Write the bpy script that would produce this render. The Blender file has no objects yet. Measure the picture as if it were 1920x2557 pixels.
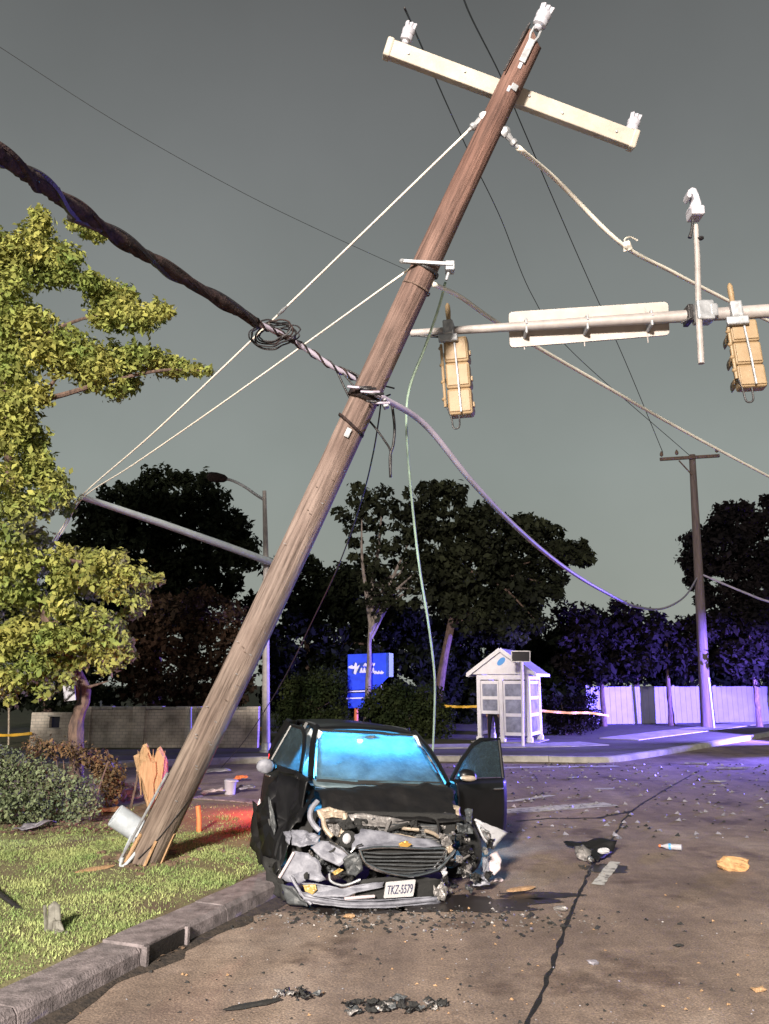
import bpy, math, random
import numpy as np
from mathutils import Vector, Matrix, noise

rnd = random.Random(7)
R = math.radians
SC = bpy.context.scene
COL = SC.collection

# ------------------------------------------------------------------ camera
CAM_H, FPX, IW, IH, HORIZON = 2.1, 1950.0, 1920.0, 2557.0, 1706.0
PITCH = math.atan((HORIZON - IH / 2) / FPX)
cd = bpy.data.cameras.new('camera')
cam = bpy.data.objects.new('camera', cd)
COL.objects.link(cam)
cd.sensor_fit = 'HORIZONTAL'
cd.sensor_width = 36.0
cd.lens = 36.0 * FPX / IW
cd.clip_end = 2000
cam.location = (0, 0, CAM_H)
cam.rotation_euler = (math.pi / 2 + PITCH, 0, 0)
SC.camera = cam

# ------------------------------------------------------------------ night sky (city glow on low cloud)
W = bpy.data.worlds.new('World')
SC.world = W
W.use_nodes = True
nt = W.node_tree
nt.nodes.clear()
wo = nt.nodes.new('ShaderNodeOutputWorld')
bg = nt.nodes.new('ShaderNodeBackground')
tc = nt.nodes.new('ShaderNodeTexCoord')
sx = nt.nodes.new('ShaderNodeSeparateXYZ')
rp = nt.nodes.new('ShaderNodeValToRGB')
cn = nt.nodes.new('ShaderNodeTexNoise')
cm = nt.nodes.new('ShaderNodeMix'); cm.data_type = 'RGBA'; cm.blend_type = 'MULTIPLY'
crp = nt.nodes.new('ShaderNodeValToRGB')
sky = nt.nodes.new('ShaderNodeTexSky')
sky.sky_type = 'NISHITA'; sky.sun_disc = False
sky.sun_elevation = R(-6); sky.sun_rotation = R(180)
nt.links.new(tc.outputs['Generated'], sx.inputs[0])
nt.links.new(sx.outputs['Z'], rp.inputs[0])
e = rp.color_ramp.elements
e[0].position = 0.0; e[0].color = (0.330, 0.352, 0.312, 1)
e[1].position = 0.74; e[1].color = (0.112, 0.116, 0.117, 1)
m_ = e.new(0.26); m_.color = (0.275, 0.305, 0.288, 1)
m_ = e.new(0.59); m_.color = (0.170, 0.180, 0.180, 1)
m_ = e.new(0.45); m_.color = (0.214, 0.232, 0.226, 1)
cn.inputs['Scale'].default_value = 2.2; cn.inputs['Detail'].default_value = 5
nt.links.new(tc.outputs['Generated'], cn.inputs['Vector'])
nt.links.new(cn.outputs['Fac'], crp.inputs[0])
crp.color_ramp.elements[0].position = 0.3; crp.color_ramp.elements[0].color = (0.86, 0.87, 0.86, 1)
crp.color_ramp.elements[1].position = 0.7; crp.color_ramp.elements[1].color = (1.06, 1.06, 1.06, 1)
cm.inputs['Factor'].default_value = 1.0
nt.links.new(rp.outputs[0], cm.inputs[6]); nt.links.new(crp.outputs[0], cm.inputs[7])
ad = nt.nodes.new('ShaderNodeMix'); ad.data_type = 'RGBA'; ad.blend_type = 'ADD'
ad.inputs['Factor'].default_value = 0.05
nt.links.new(cm.outputs[2], ad.inputs[6]); nt.links.new(sky.outputs[0], ad.inputs[7])
nt.links.new(ad.outputs[2], bg.inputs['Color'])
bg.inputs['Strength'].default_value = 1.05
nt.links.new(bg.outputs[0], wo.inputs[0])

SC.view_settings.view_transform = 'Standard'
SC.view_settings.look = 'None'
SC.view_settings.exposure = 0.0
SC.view_settings.gamma = 1.0
SC.cycles.use_denoising = True
SC.cycles.max_bounces = 6
SC.cycles.transparent_max_bounces = 12
SC.cycles.sample_clamp_indirect = 4.0

KEY_POS = Vector((-5.5, -15.0, 11.0)); KEY_W = 80000.0      # street lamp behind the camera
BLUE_POS = Vector((19.5, 28.0, 1.95)); BLUE_W = 78000.0      # patrol car's roof beacons
RED_W = 120.0                                               # the wreck's own rear lamp
CABIN_FILL_W = 170.0

# ------------------------------------------------------------------ projection helpers
_c, _s = math.cos(PITCH), math.sin(PITCH)
def ray(px, py):
    u = (px - IW / 2) / FPX; v = (IH / 2 - py) / FPX
    return Vector((u, _c - v * _s, _s + v * _c))
def P(px, py, Y):
    d = ray(px, py); t = Y / d.y
    return Vector((d.x * t, Y, CAM_H + d.z * t))
def G(px, py, z=0.0):
    d = ray(px, py); t = (z - CAM_H) / d.z
    return Vector((d.x * t, d.y * t, z))
def D(px, py, t):
    d = ray(px, py)
    return Vector((d.x * t, d.y * t, CAM_H + d.z * t))
def proj(p):
    q = Vector(p) - Vector((0, 0, CAM_H))
    f = q.y * _c + q.z * _s; up = -q.y * _s + q.z * _c
    return (IW / 2 + FPX * q.x / f, IH / 2 - FPX * up / f, f)

# ------------------------------------------------------------------ mesh builder
OFF = {}
def root_of(o):
    while o.parent is not None: o = o.parent
    return o
def tag(o, label=None, cat=None, group=None, kind=None):
    if label: o['label'] = label
    if cat: o['category'] = cat
    if group: o['group'] = group
    if kind: o['kind'] = kind
    return o
def thing(name, loc, label, cat, group=None, rot=None, local=False):
    o = bpy.data.objects.new(name, None)
    COL.objects.link(o)
    o.empty_display_size = 0.2
    o.location = loc
    if rot: o.rotation_euler = rot
    OFF[o.name] = Vector((0, 0, 0)) if local else Vector(loc)
    return tag(o, label, cat, group)

def cr(pts, k=8):
    pts = [Vector(p) for p in pts]
    if len(pts) < 3: 
        return [pts[0].lerp(pts[1], i / k) for i in range(k + 1)]
    out = []
    n = len(pts)
    for i in range(n - 1):
        p0 = pts[i - 1] if i > 0 else pts[i] * 2 - pts[i + 1]
        p1, p2 = pts[i], pts[i + 1]
        p3 = pts[i + 2] if i + 2 < n else p2 * 2 - p1
        for j in range(k):
            t = j / k
            out.append(0.5 * ((2 * p1) + (p2 - p0) * t + (2 * p0 - 5 * p1 + 4 * p2 - p3) * t * t + (3 * p1 - p0 - 3 * p2 + p3) * t ** 3))
    out.append(pts[-1])
    return out

class MB:
    def __init__(s): s.v = []; s.f = []
    def add(s, vs, fs):
        b = len(s.v)
        s.v += [tuple(p) for p in vs]
        s.f += [tuple(i + b for i in f) for f in fs]
        return s
    def box(s, c, sz, rot=None):
        c = Vector(c); hx, hy, hz = sz[0] / 2, sz[1] / 2, sz[2] / 2
        vs = [Vector((x, y, z)) for x in (-hx, hx) for y in (-hy, hy) for z in (-hz, hz)]
        if rot is not None: vs = [rot @ v for v in vs]
        return s.add([c + v for v in vs], [(0, 1, 3, 2), (4, 6, 7, 5), (0, 4, 5, 1), (2, 3, 7, 6), (0, 2, 6, 4), (1, 5, 7, 3)])
    def beam(s, a, b, w, h, up=(0, 0, 1)):
        a, b = Vector(a), Vector(b); d = (b - a); L = d.length; d.normalize()
        u = Vector(up); x = d.cross(u)
        if x.length < 1e-4: x = d.cross(Vector((1, 0, 0)))
        x.normalize(); z = x.cross(d)
        rot = Matrix((x, d, z)).transposed()
        return s.box((a + b) / 2, (w, L, h), rot)
    def tube(s, pts, r, n=8, cap=True):
        pts = [Vector(p) for p in pts]; m = len(pts)
        rs = r if isinstance(r, (list, tuple)) else [r] * m
        vs = []; fs = []
        ref = None
        for i, p in enumerate(pts):
            d = (pts[min(i + 1, m - 1)] - pts[max(i - 1, 0)])
            if d.length < 1e-9: d = Vector((0, 0, 1))
            d.normalize()
            if ref is None:
                ref = d.orthogonal().normalized()
            else:
                ref = (ref - d * ref.dot(d))
                if ref.length < 1e-6: ref = d.orthogonal()
                ref.normalize()
            b = d.cross(ref)
            for k in range(n):
                a = 2 * math.pi * k / n
                vs.append(p + (ref * math.cos(a) + b * math.sin(a)) * rs[i])
        for i in range(m - 1):
            for k in range(n):
                k2 = (k + 1) % n
                fs.append((i * n + k, i * n + k2, (i + 1) * n + k2, (i + 1) * n + k))
        if cap:
            fs.append(tuple(range(n - 1, -1, -1)))
            fs.append(tuple(range((m - 1) * n, m * n)))
        return s.add(vs, fs)
    def lathe(s, prof, n=16, M=None, cap=True):
        M = M or Matrix.Identity(4)
        vs = []; fs = []
        for (r, z) in prof:
            for k in range(n):
                a = 2 * math.pi * k / n
                vs.append(M @ Vector((r * math.cos(a), r * math.sin(a), z)))
        m = len(prof)
        for i in range(m - 1):
            for k in range(n):
                k2 = (k + 1) % n
                fs.append((i * n + k, i * n + k2, (i + 1) * n + k2, (i + 1) * n + k))
        if cap:
            fs.append(tuple(range(n - 1, -1, -1)))
            fs.append(tuple(range((m - 1) * n, m * n)))
        return s.add(vs, fs)
    def grid(s, fn, nu, nv, keep=None):
        vs = [fn(i / nu, j / nv) for i in range(nu + 1) for j in range(nv + 1)]
        fs = []
        for i in range(nu):
            for j in range(nv):
                if keep is None or keep((i + .5) / nu, (j + .5) / nv):
                    a = i * (nv + 1) + j
                    fs.append((a, a + nv + 1, a + nv + 2, a + 1))
        return s.add(vs, fs)
    def prism(s, pts, ext):
        pts = [Vector(p) for p in pts]; ext = Vector(ext); n = len(pts)
        fs = [tuple(range(n - 1, -1, -1)), tuple(range(n, 2 * n))]
        for i in range(n):
            j = (i + 1) % n
            fs.append((i, j, n + j, n + i))
        return s.add(pts + [p + ext for p in pts], fs)
    def blob(s, c, r, n=10, amp=0.15, fr=2.0, seed=0.0, sq=(1, 1, 1)):
        c = Vector(c); rows = max(4, n // 2); vs = []; fs = []
        for i in range(rows + 1):
            th = math.pi * i / rows
            for k in range(n):
                ph = 2 * math.pi * k / n
                d = Vector((math.sin(th) * math.cos(ph), math.sin(th) * math.sin(ph), math.cos(th)))
                q = 1 + amp * noise.noise(d * fr + Vector((seed, seed * 1.7, 3.1)))
                vs.append(c + Vector((d.x * sq[0], d.y * sq[1], d.z * sq[2])) * r * q)
        for i in range(rows):
            for k in range(n):
                k2 = (k + 1) % n
                fs.append((i * n + k, (i + 1) * n + k, (i + 1) * n + k2, i * n + k2))
        return s.add(vs, fs)
    def crumple(s, amp, fr, seed=0.0):
        o = []
        for p in s.v:
            q = Vector(p) * fr + Vector((seed, seed * .7, -seed))
            o.append(tuple(Vector(p) + noise.noise_vector(q) * amp + noise.noise_vector(q * 2.6) * amp * .35))
        s.v = o
        return s
    def build(s, name, mat, parent=None, smooth=False, bev=0.0, solid=0.0, sub=0, label=None, cat=None, group=None, kind=None, auto=35):
        vs = np.array(s.v, dtype=np.float64).reshape(-1, 3)
        if parent is not None:
            off = np.array(OFF.get(root_of(parent).name, Vector((0, 0, 0))))
        else:
            lo, hi = vs.min(0), vs.max(0)
            off = np.array([(lo[0] + hi[0]) / 2, (lo[1] + hi[1]) / 2, lo[2]])
        me = bpy.data.meshes.new(name)
        me.from_pydata((vs - off).tolist(), [], s.f)
        if mat is not None: me.materials.append(mat)
        o = bpy.data.objects.new(name, me)
        COL.objects.link(o)
        if parent is not None: o.parent = parent
        else:
            o.location = off
            OFF[o.name] = Vector(off)
        if smooth:
            me.polygons.foreach_set('use_smooth', [True] * len(me.polygons))
            try: me.set_sharp_from_angle(angle=R(auto))
            except Exception: pass
        if solid:
            md = o.modifiers.new('solid', 'SOLIDIFY'); md.thickness = solid; md.offset = 0
        if bev:
            md = o.modifiers.new('bevel', 'BEVEL'); md.width = bev; md.segments = 2; md.limit_method = 'ANGLE'
        if sub:
            md = o.modifiers.new('sub', 'SUBSURF'); md.levels = sub; md.render_levels = sub
        return tag(o, label, cat, group, kind)

def big_mesh(name, V, F, mat, parent=None, kind=None, label=None, cat=None, loc=None):
    """V (n,3) float, F (m,k) int: fast path for foliage and grass"""
    me = bpy.data.meshes.new(name)
    off = np.array(OFF.get(root_of(parent).name)) if parent is not None else np.array(loc if loc is not None else (0, 0, 0), dtype=float)
    V = (V - off).astype(np.float32)
    k = F.shape[1]
    me.vertices.add(len(V)); me.vertices.foreach_set('co', V.ravel())
    me.loops.add(F.size); me.loops.foreach_set('vertex_index', F.ravel().astype(np.int32))
    me.polygons.add(len(F))
    me.polygons.foreach_set('loop_start', (np.arange(len(F)) * k).astype(np.int32))
    me.update(calc_edges=True)
    me.materials.append(mat)
    o = bpy.data.objects.new(name, me)
    COL.objects.link(o)
    if parent is not None: o.parent = parent
    else: o.location = off
    return tag(o, label, cat, None, kind)

def axis_mat(p, z, x=None):
    z = Vector(z).normalized()
    x = Vector(x) if x is not None else z.orthogonal()
    x = (x - z * x.dot(z)).normalized(); y = z.cross(x)
    M = Matrix((x, y, z)).transposed().to_4x4(); M.translation = Vector(p)
    return M

# ------------------------------------------------------------------ materials
def node(nt, t, **kw):
    n = nt.nodes.new(t)
    for k, v in kw.items(): setattr(n, k, v)
    return n
def mat(name, c, rough=.6, metal=0.0, var=0.0, vs=6.0, c2=None, bump=0.0, bs=40.0, spec=.5, stretch=None, coat=0.0, emit=None, es=0.0, detail=5, trans=0.0, lo=.35, hi=.65):
    m = bpy.data.materials.new(name); m.use_nodes = True
    nt = m.node_tree; b = nt.nodes['Principled BSDF']
    b.inputs['Base Color'].default_value = (*c, 1)
    b.inputs['Roughness'].default_value = rough
    b.inputs['Metallic'].default_value = metal
    b.inputs['Specular IOR Level'].default_value = spec
    b.inputs['Coat Weight'].default_value = coat
    if trans: b.inputs['Transmission Weight'].default_value = trans
    if emit:
        b.inputs['Emission Color'].default_value = (*emit, 1); b.inputs['Emission Strength'].default_value = es
    if var or c2 or bump:
        tc = node(nt, 'ShaderNodeTexCoord'); mp = node(nt, 'ShaderNodeMapping')
        nt.links.new(tc.outputs['Object'], mp.inputs[0])
        if stretch: mp.inputs['Scale'].default_value = stretch
        if var or c2:
            n = node(nt, 'ShaderNodeTexNoise'); n.inputs['Scale'].default_value = vs; n.inputs['Detail'].default_value = detail
            n.inputs['Roughness'].default_value = .65
            nt.links.new(mp.outputs[0], n.inputs['Vector'])
            r = node(nt, 'ShaderNodeValToRGB'); nt.links.new(n.outputs['Fac'], r.inputs[0])
            cc = c2 or tuple(x * (1 - var) for x in c)
            c1 = c if c2 else tuple(min(1, x * (1 + var)) for x in c)
            r.color_ramp.elements[0].position = lo; r.color_ramp.elements[0].color = (*cc, 1)
            r.color_ramp.elements[1].position = hi; r.color_ramp.elements[1].color = (*c1, 1)
            nt.links.new(r.outputs[0], b.inputs['Base Color'])
        if bump:
            n2 = node(nt, 'ShaderNodeTexNoise'); n2.inputs['Scale'].default_value = bs; n2.inputs['Detail'].default_value = 4
            nt.links.new(mp.outputs[0], n2.inputs['Vector'])
            bp = node(nt, 'ShaderNodeBump'); bp.inputs['Strength'].default_value = bump; bp.inputs['Distance'].default_value = .02
            nt.links.new(n2.outputs['Fac'], bp.inputs['Height']); nt.links.new(bp.outputs[0], b.inputs['Normal'])
    return m

def leaf_mat(name, c1, c2, rough=.5, transl=.25, scale=1.3):
    m = mat(name, c1, rough + .15, c2=c2, vs=scale, detail=3, spec=.07)
    nt = m.node_tree; b = nt.nodes['Principled BSDF']
    g = node(nt, 'ShaderNodeObjectInfo')
    geo = node(nt, 'ShaderNodeNewGeometry')
    hv = node(nt, 'ShaderNodeHueSaturation')
    mr = node(nt, 'ShaderNodeMapRange'); mr.inputs['To Min'].default_value = .45; mr.inputs['To Max'].default_value = 1.35
    nt.links.new(geo.outputs['Random Per Island'], mr.inputs['Value'])
    src = b.inputs['Base Color'].links[0].from_socket
    nt.links.new(src, hv.inputs['Color']); nt.links.new(mr.outputs[0], hv.inputs['Value'])
    nt.links.new(hv.outputs[0], b.inputs['Base Color'])
    tr = node(nt, 'ShaderNodeBsdfTranslucent'); mx = node(nt, 'ShaderNodeMixShader')
    mx.inputs[0].default_value = transl
    nt.links.new(hv.outputs[0], tr.inputs['Color'])
    nt.links.new(b.outputs[0], mx.inputs[1]); nt.links.new(tr.outputs[0], mx.inputs[2])
    nt.links.new(mx.outputs[0], nt.nodes['Material Output'].inputs['Surface'])
    return m

M = {}
M['concrete'] = mat('concrete', (.175, .150, .155), .85, var=.45, vs=7, bump=.5, bs=60)
M['concrete_far'] = mat('pavement_concrete', (.36, .34, .31), .85, var=.3, vs=2.5, bump=.4, bs=30)
M['galv'] = mat('galvanised_steel', (.32, .33, .35), .5, .4, var=.25, vs=14)
M['galv_dull'] = mat('dull_galvanised_tube', (.33, .30, .29), .6, .1, var=.2, vs=5)
M['white_fibre'] = mat('weathered_white_fibreglass', (.38, .34, .29), .6, var=.13, vs=5, bump=.1)
M['porcelain'] = mat('porcelain', (.38, .38, .43), .3, var=.08, vs=9)
M['fresh_wood'] = mat('raw_splintered_wood', (.50, .32, .18), .8, c2=(.34, .20, .10), vs=5, stretch=(7, 7, .6), bump=.9, bs=14)
M['signal_yellow'] = mat('faded_signal_yellow', (.29, .205, .115), .55, c2=(.25, .165, .085), vs=7, bump=.1)
M['sign_back'] = mat('sign_back_aluminium', (.33, .295, .27), .55, .1, var=.12, vs=4)
M['black_rubber'] = mat('black_cable_jacket', (.016, .014, .016), .45, var=.4, vs=20, bump=.4, bs=60)
M['cable_sheath'] = mat('dusty_dark_cable', (.050, .032, .030), .85, c2=(.012, .010, .011), vs=14, bump=.6, bs=60, spec=.15)
M['cable_grey'] = mat('grey_cable', (.36, .32, .40), .5, var=.15, vs=3)
M['wire_white'] = mat('weathered_strand_wire', (.80, .75, .66), .5, 0, var=.1, vs=2)
M['wire_green'] = mat('pale_green_insulated_wire', (.34, .46, .36), .5, var=.2, vs=4)
M['wire_dark'] = mat('dark_aerial_wire', (.03, .028, .03), .5)
M['car_black'] = mat('black_car_paint', (.006, .006, .007), .38, 0, spec=.3, coat=.12, var=.3, vs=3)
M['car_black_dirty'] = mat('scuffed_black_paint', (.010, .009, .009), .5, 0, c2=(.004, .004, .005), vs=5, bump=.5, bs=9)
M['car_silver'] = mat('bare_scraped_bumper_plastic', (.27, .275, .32), .55, .08, c2=(.12, .122, .15), vs=7, bump=.2, bs=14)
M['car_plastic'] = mat('dark_grey_plastic', (.06, .065, .07), .5, var=.4, vs=6)
M['chrome'] = mat('chrome', (.66, .67, .70), .16, 1.0, var=.1, vs=20)
M['alloy'] = mat('engine_alloy', (.36, .34, .33), .5, .45, c2=(.15, .14, .14), vs=12, bump=.7, bs=20)
M['tan_metal'] = mat('tan_bracket', (.50, .42, .33), .55, .2, c2=(.27, .21, .16), vs=10, bump=.5, bs=20)
M['lamp_white'] = mat('white_lamp_lens', (.45, .45, .48), .22, 0, var=.1, vs=9, coat=.4)
M['pinkish'] = mat('pale_plastic_liner', (.52, .44, .46), .55, var=.2, vs=10)
M['amber'] = mat('amber_lens', (.42, .28, .09), .35, 0, var=.3, vs=15, coat=.2)
M['gold'] = mat('gold_emblem', (.80, .48, .12), .3, .7)
M['tyre'] = mat('tyre_rubber', (.018, .018, .018), .85, bump=.4, bs=30)
M['rim'] = mat('alloy_rim', (.30, .30, .31), .35, .8)
M['airbag'] = mat('airbag_fabric', (.74, .78, .80), .8, var=.08, vs=5, bump=.6, bs=8)
M['seat'] = mat('grey_seat_fabric', (.10, .105, .115), .85, var=.2, vs=12)
M['plate_white'] = mat('plate_white', (.42, .41, .42), .45, var=.05, vs=9)
M['ink'] = mat('plate_lettering', (.03, .035, .09), .5)
M['hydrant'] = mat('yellow_hydrant_paint', (.62, .42, .05), .45, var=.2, vs=9)
M['white_paint'] = mat('white_shelter_paint', (.86, .83, .86), .45, var=.06, vs=6)
M['roof_shingle'] = mat('grey_shingle', (.26, .27, .26), .85, var=.35, vs=18, bump=.5)
M['road_white'] = mat('worn_road_paint', (.50, .49, .46), .75, c2=(.16, .15, .14), vs=9, lo=.38, hi=.5)
M['tar'] = mat('tar_joint', (.012, .011, .011), .55, bump=.5)
M['bark'] = mat('bark', (.17, .11, .085), .9, c2=(.06, .04, .035), vs=6, stretch=(3, 3, .8), bump=.9, bs=14)
M['bark_pale'] = mat('pale_bark', (.30, .25, .23), .9, c2=(.12, .10, .09), vs=6, stretch=(3, 3, .8), bump=.7, bs=14)
M['orange'] = mat('orange_marker', (.75, .20, .07), .6, var=.12, vs=20)
M['tape'] = mat('yellow_caution_tape', (.80, .46, .05), .5, var=.1, vs=6)
M['bluesign'] = mat('blue_sign_face', (.02, .075, .62), .6, var=.2, vs=2, spec=.2)
M['white_ink'] = mat('white_sign_print', (.75, .75, .78), .5)
M['pipe'] = mat('grey_pvc_guard', (.42, .46, .50), .45, var=.15, vs=8)
M['black_cloth'] = mat('black_trousers', (.008, .008, .010), .9)
M['pale_cloth'] = mat('pale_shirt', (.62, .64, .70), .7, var=.1, vs=10)
M['skin'] = mat('skin', (.42, .27, .20), .6)
M['hair'] = mat('dark_hair', (.02, .015, .012), .7)
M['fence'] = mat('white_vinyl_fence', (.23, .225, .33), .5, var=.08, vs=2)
M['red_lens'] = mat('red_lamp_lens', (.5, .01, .01), .3, emit=(1, .02, .02), es=6)
M['dome'] = mat('cabin_lamp_lens', (.8, .9, 1), .3, emit=(.75, .95, 1), es=8)
M['headrim'] = mat('reflector', (.7, .7, .72), .15, .9)
M['dirt'] = mat('bare_soil', (.15, .10, .065), .95, c2=(.07, .045, .03), vs=5, bump=.9, bs=12)
M['bucket'] = mat('white_plastic', (.42, .41, .46), .4, var=.06, vs=8)
M['bottle'] = mat('clear_pet', (.55, .62, .72), .15, 0, trans=.6)
M['bottle_label'] = mat('blue_label', (.10, .35, .80), .4)
M['crumpled_tan'] = mat('tan_wood_chunk', (.52, .30, .14), .8, var=.3, vs=12, bump=.7)

# asphalt: coarse aggregate, wear and brownish stains
def asphalt():
    m = bpy.data.materials.new('asphalt'); m.use_nodes = True
    nt = m.node_tree; b = nt.nodes['Principled BSDF']; L = nt.links
    tc = node(nt, 'ShaderNodeTexCoord')
    def ns(scale, det=4, rough=.6, strch=None):
        n = node(nt, 'ShaderNodeTexNoise'); n.inputs['Scale'].default_value = scale; n.inputs['Detail'].default_value = det; n.inputs['Roughness'].default_value = rough
        if strch:
            mp = node(nt, 'ShaderNodeMapping'); mp.inputs['Scale'].default_value = strch; mp.inputs['Rotation'].default_value = (0, 0, R(-27))
            L.new(tc.outputs['Object'], mp.inputs[0]); L.new(mp.outputs[0], n.inputs['Vector'])
        else: L.new(tc.outputs['Object'], n.inputs['Vector'])
        return n
    def ramp(src, stops):
        r = node(nt, 'ShaderNodeValToRGB'); L.new(src, r.inputs[0])
        r.color_ramp.elements[0].position = stops[0][0]; r.color_ramp.elements[0].color = (*stops[0][1], 1)
        r.color_ramp.elements[1].position = stops[-1][0]; r.color_ramp.elements[1].color = (*stops[-1][1], 1)
        for p, c in stops[1:-1]:
            q = r.color_ramp.elements.new(p); q.color = (*c, 1)
        return r
    def mul(a, bb, f=1.0, mode='MULTIPLY'):
        x = node(nt, 'ShaderNodeMix', data_type='RGBA', blend_type=mode); x.inputs['Factor'].default_value = f
        L.new(a, x.inputs[6]); L.new(bb, x.inputs[7]); return x.outputs[2]
    stain = ramp(ns(.9, 6, .6).outputs['Fac'], [(.36, (.55, .52, .52)), (.44, (1, 1, 1)), (.66, (1, 1, 1)), (.74, (1.25, 1.27, 1.32))])
    big = ramp(ns(.55, 5).outputs['Fac'], [(.3, (.165, .128, .108)), (.52, (.255, .202, .168)), (.72, (.325, .272, .238))])
    mid = ramp(ns(5, 6, .7).outputs['Fac'], [(.3, (.72, .70, .70)), (.7, (1.2, 1.18, 1.15))])
    fine = ramp(ns(58, 5, .8).outputs['Fac'], [(.34, (.40, .37, .37)), (.5, (.92, .92, .92)), (.68, (1.75, 1.62, 1.5))])
    strk = ramp(ns(2.2, 4, .6, (1, .08, 1)).outputs['Fac'], [(.35, (.78, .78, .80)), (.6, (1.05, 1.05, 1.05))])
    col = mul(mul(mul(mul(big.outputs[0], mid.outputs[0]), fine.outputs[0]), strk.outputs[0]), stain.outputs[0])
    vo = node(nt, 'ShaderNodeTexVoronoi'); vo.inputs['Scale'].default_value = 60
    L.new(tc.outputs['Object'], vo.inputs['Vector'])
    L.new(col, b.inputs['Base Color'])
    rr = ramp(ns(1.2, 4).outputs['Fac'], [(.35, (.62, .62, .62)), (.65, (.85, .85, .85))])
    L.new(rr.outputs[0], b.inputs['Roughness'])
    b.inputs['Specular IOR Level'].default_value = .4
    bp = node(nt, 'ShaderNodeBump'); bp.inputs['Strength'].default_value = .35; bp.inputs['Distance'].default_value = .008
    L.new(vo.outputs['Distance'], bp.inputs['Height'])
    bp2 = node(nt, 'ShaderNodeBump'); bp2.inputs['Strength'].default_value = .12; bp2.inputs['Distance'].default_value = .02
    L.new(mid.outputs[0], bp2.inputs['Height']); L.new(bp.outputs[0], bp2.inputs['Normal'])
    L.new(bp2.outputs[0], b.inputs['Normal'])
    return m
M['asphalt'] = asphalt()

# weathered pole: grey at the foot, red brown creosote towards the top, long checks
def pole_wood():
    m = bpy.data.materials.new('weathered_pole'); m.use_nodes = True
    nt = m.node_tree; b = nt.nodes['Principled BSDF']; L = nt.links
    tc = node(nt, 'ShaderNodeTexCoord')
    at = node(nt, 'ShaderNodeAttribute', attribute_name='along')
    mp = node(nt, 'ShaderNodeMapping'); mp.inputs['Rotation'].default_value = POLE_ROT_INV
    L.new(tc.outputs['Object'], mp.inputs[0])
    mp2 = node(nt, 'ShaderNodeMapping'); mp2.inputs['Scale'].default_value = (1, 1, .045)
    L.new(mp.outputs[0], mp2.inputs[0])
    n1 = node(nt, 'ShaderNodeTexNoise'); n1.inputs['Scale'].default_value = 26; n1.inputs['Detail'].default_value = 6; n1.inputs['Roughness'].default_value = .7
    L.new(mp2.outputs[0], n1.inputs['Vector'])
    n2 = node(nt, 'ShaderNodeTexNoise'); n2.inputs['Scale'].default_value = 2.4; n2.inputs['Detail'].default_value = 5
    mp3 = node(nt, 'ShaderNodeMapping'); mp3.inputs['Scale'].default_value = (2, 2, .6)
    L.new(mp.outputs[0], mp3.inputs[0]); L.new(mp3.outputs[0], n2.inputs['Vector'])
    r1 = node(nt, 'ShaderNodeValToRGB'); L.new(n1.outputs['Fac'], r1.inputs[0])
    for el, (p, c) in zip(r1.color_ramp.elements, ((.33, (.34, .30, .28, 1)), (.56, (1.14, 1.12, 1.10, 1)))): el.position = p; el.color = c
    r3 = node(nt, 'ShaderNodeValToRGB'); L.new(at.outputs['Fac'], r3.inputs[0])
    els = r3.color_ramp.elements
    els[0].position = 0; els[0].color = (.225, .185, .155, 1)
    els[1].position = 1; els[1].color = (.165, .095, .078, 1)
    q = els.new(.35); q.color = (.205, .165, .150, 1)
    q = els.new(.6); q.color = (.190, .138, .122, 1)
    q = els.new(.85); q.color = (.155, .085, .068, 1)
    r2 = node(nt, 'ShaderNodeValToRGB'); L.new(n2.outputs['Fac'], r2.inputs[0])
    for el, (p, c) in zip(r2.color_ramp.elements, ((.35, (.62, .56, .54, 1)), (.65, (1.12, 1.1, 1.08, 1)))): el.position = p; el.color = c
    x = node(nt, 'ShaderNodeMix', data_type='RGBA', blend_type='MULTIPLY'); x.inputs['Factor'].default_value = 1
    L.new(r3.outputs[0], x.inputs[6]); L.new(r1.outputs[0], x.inputs[7])
    y = node(nt, 'ShaderNodeMix', data_type='RGBA', blend_type='MULTIPLY'); y.inputs['Factor'].default_value = 1
    L.new(x.outputs[2], y.inputs[6]); L.new(r2.outputs[0], y.inputs[7])
    L.new(y.outputs[2], b.inputs['Base Color'])
    b.inputs['Roughness'].default_value = .8
    bp = node(nt, 'ShaderNodeBump'); bp.inputs['Strength'].default_value = .8; bp.inputs['Distance'].default_value = .03
    L.new(n1.outputs['Fac'], bp.inputs['Height']); L.new(bp.outputs[0], b.inputs['Normal'])
    return m

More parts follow.
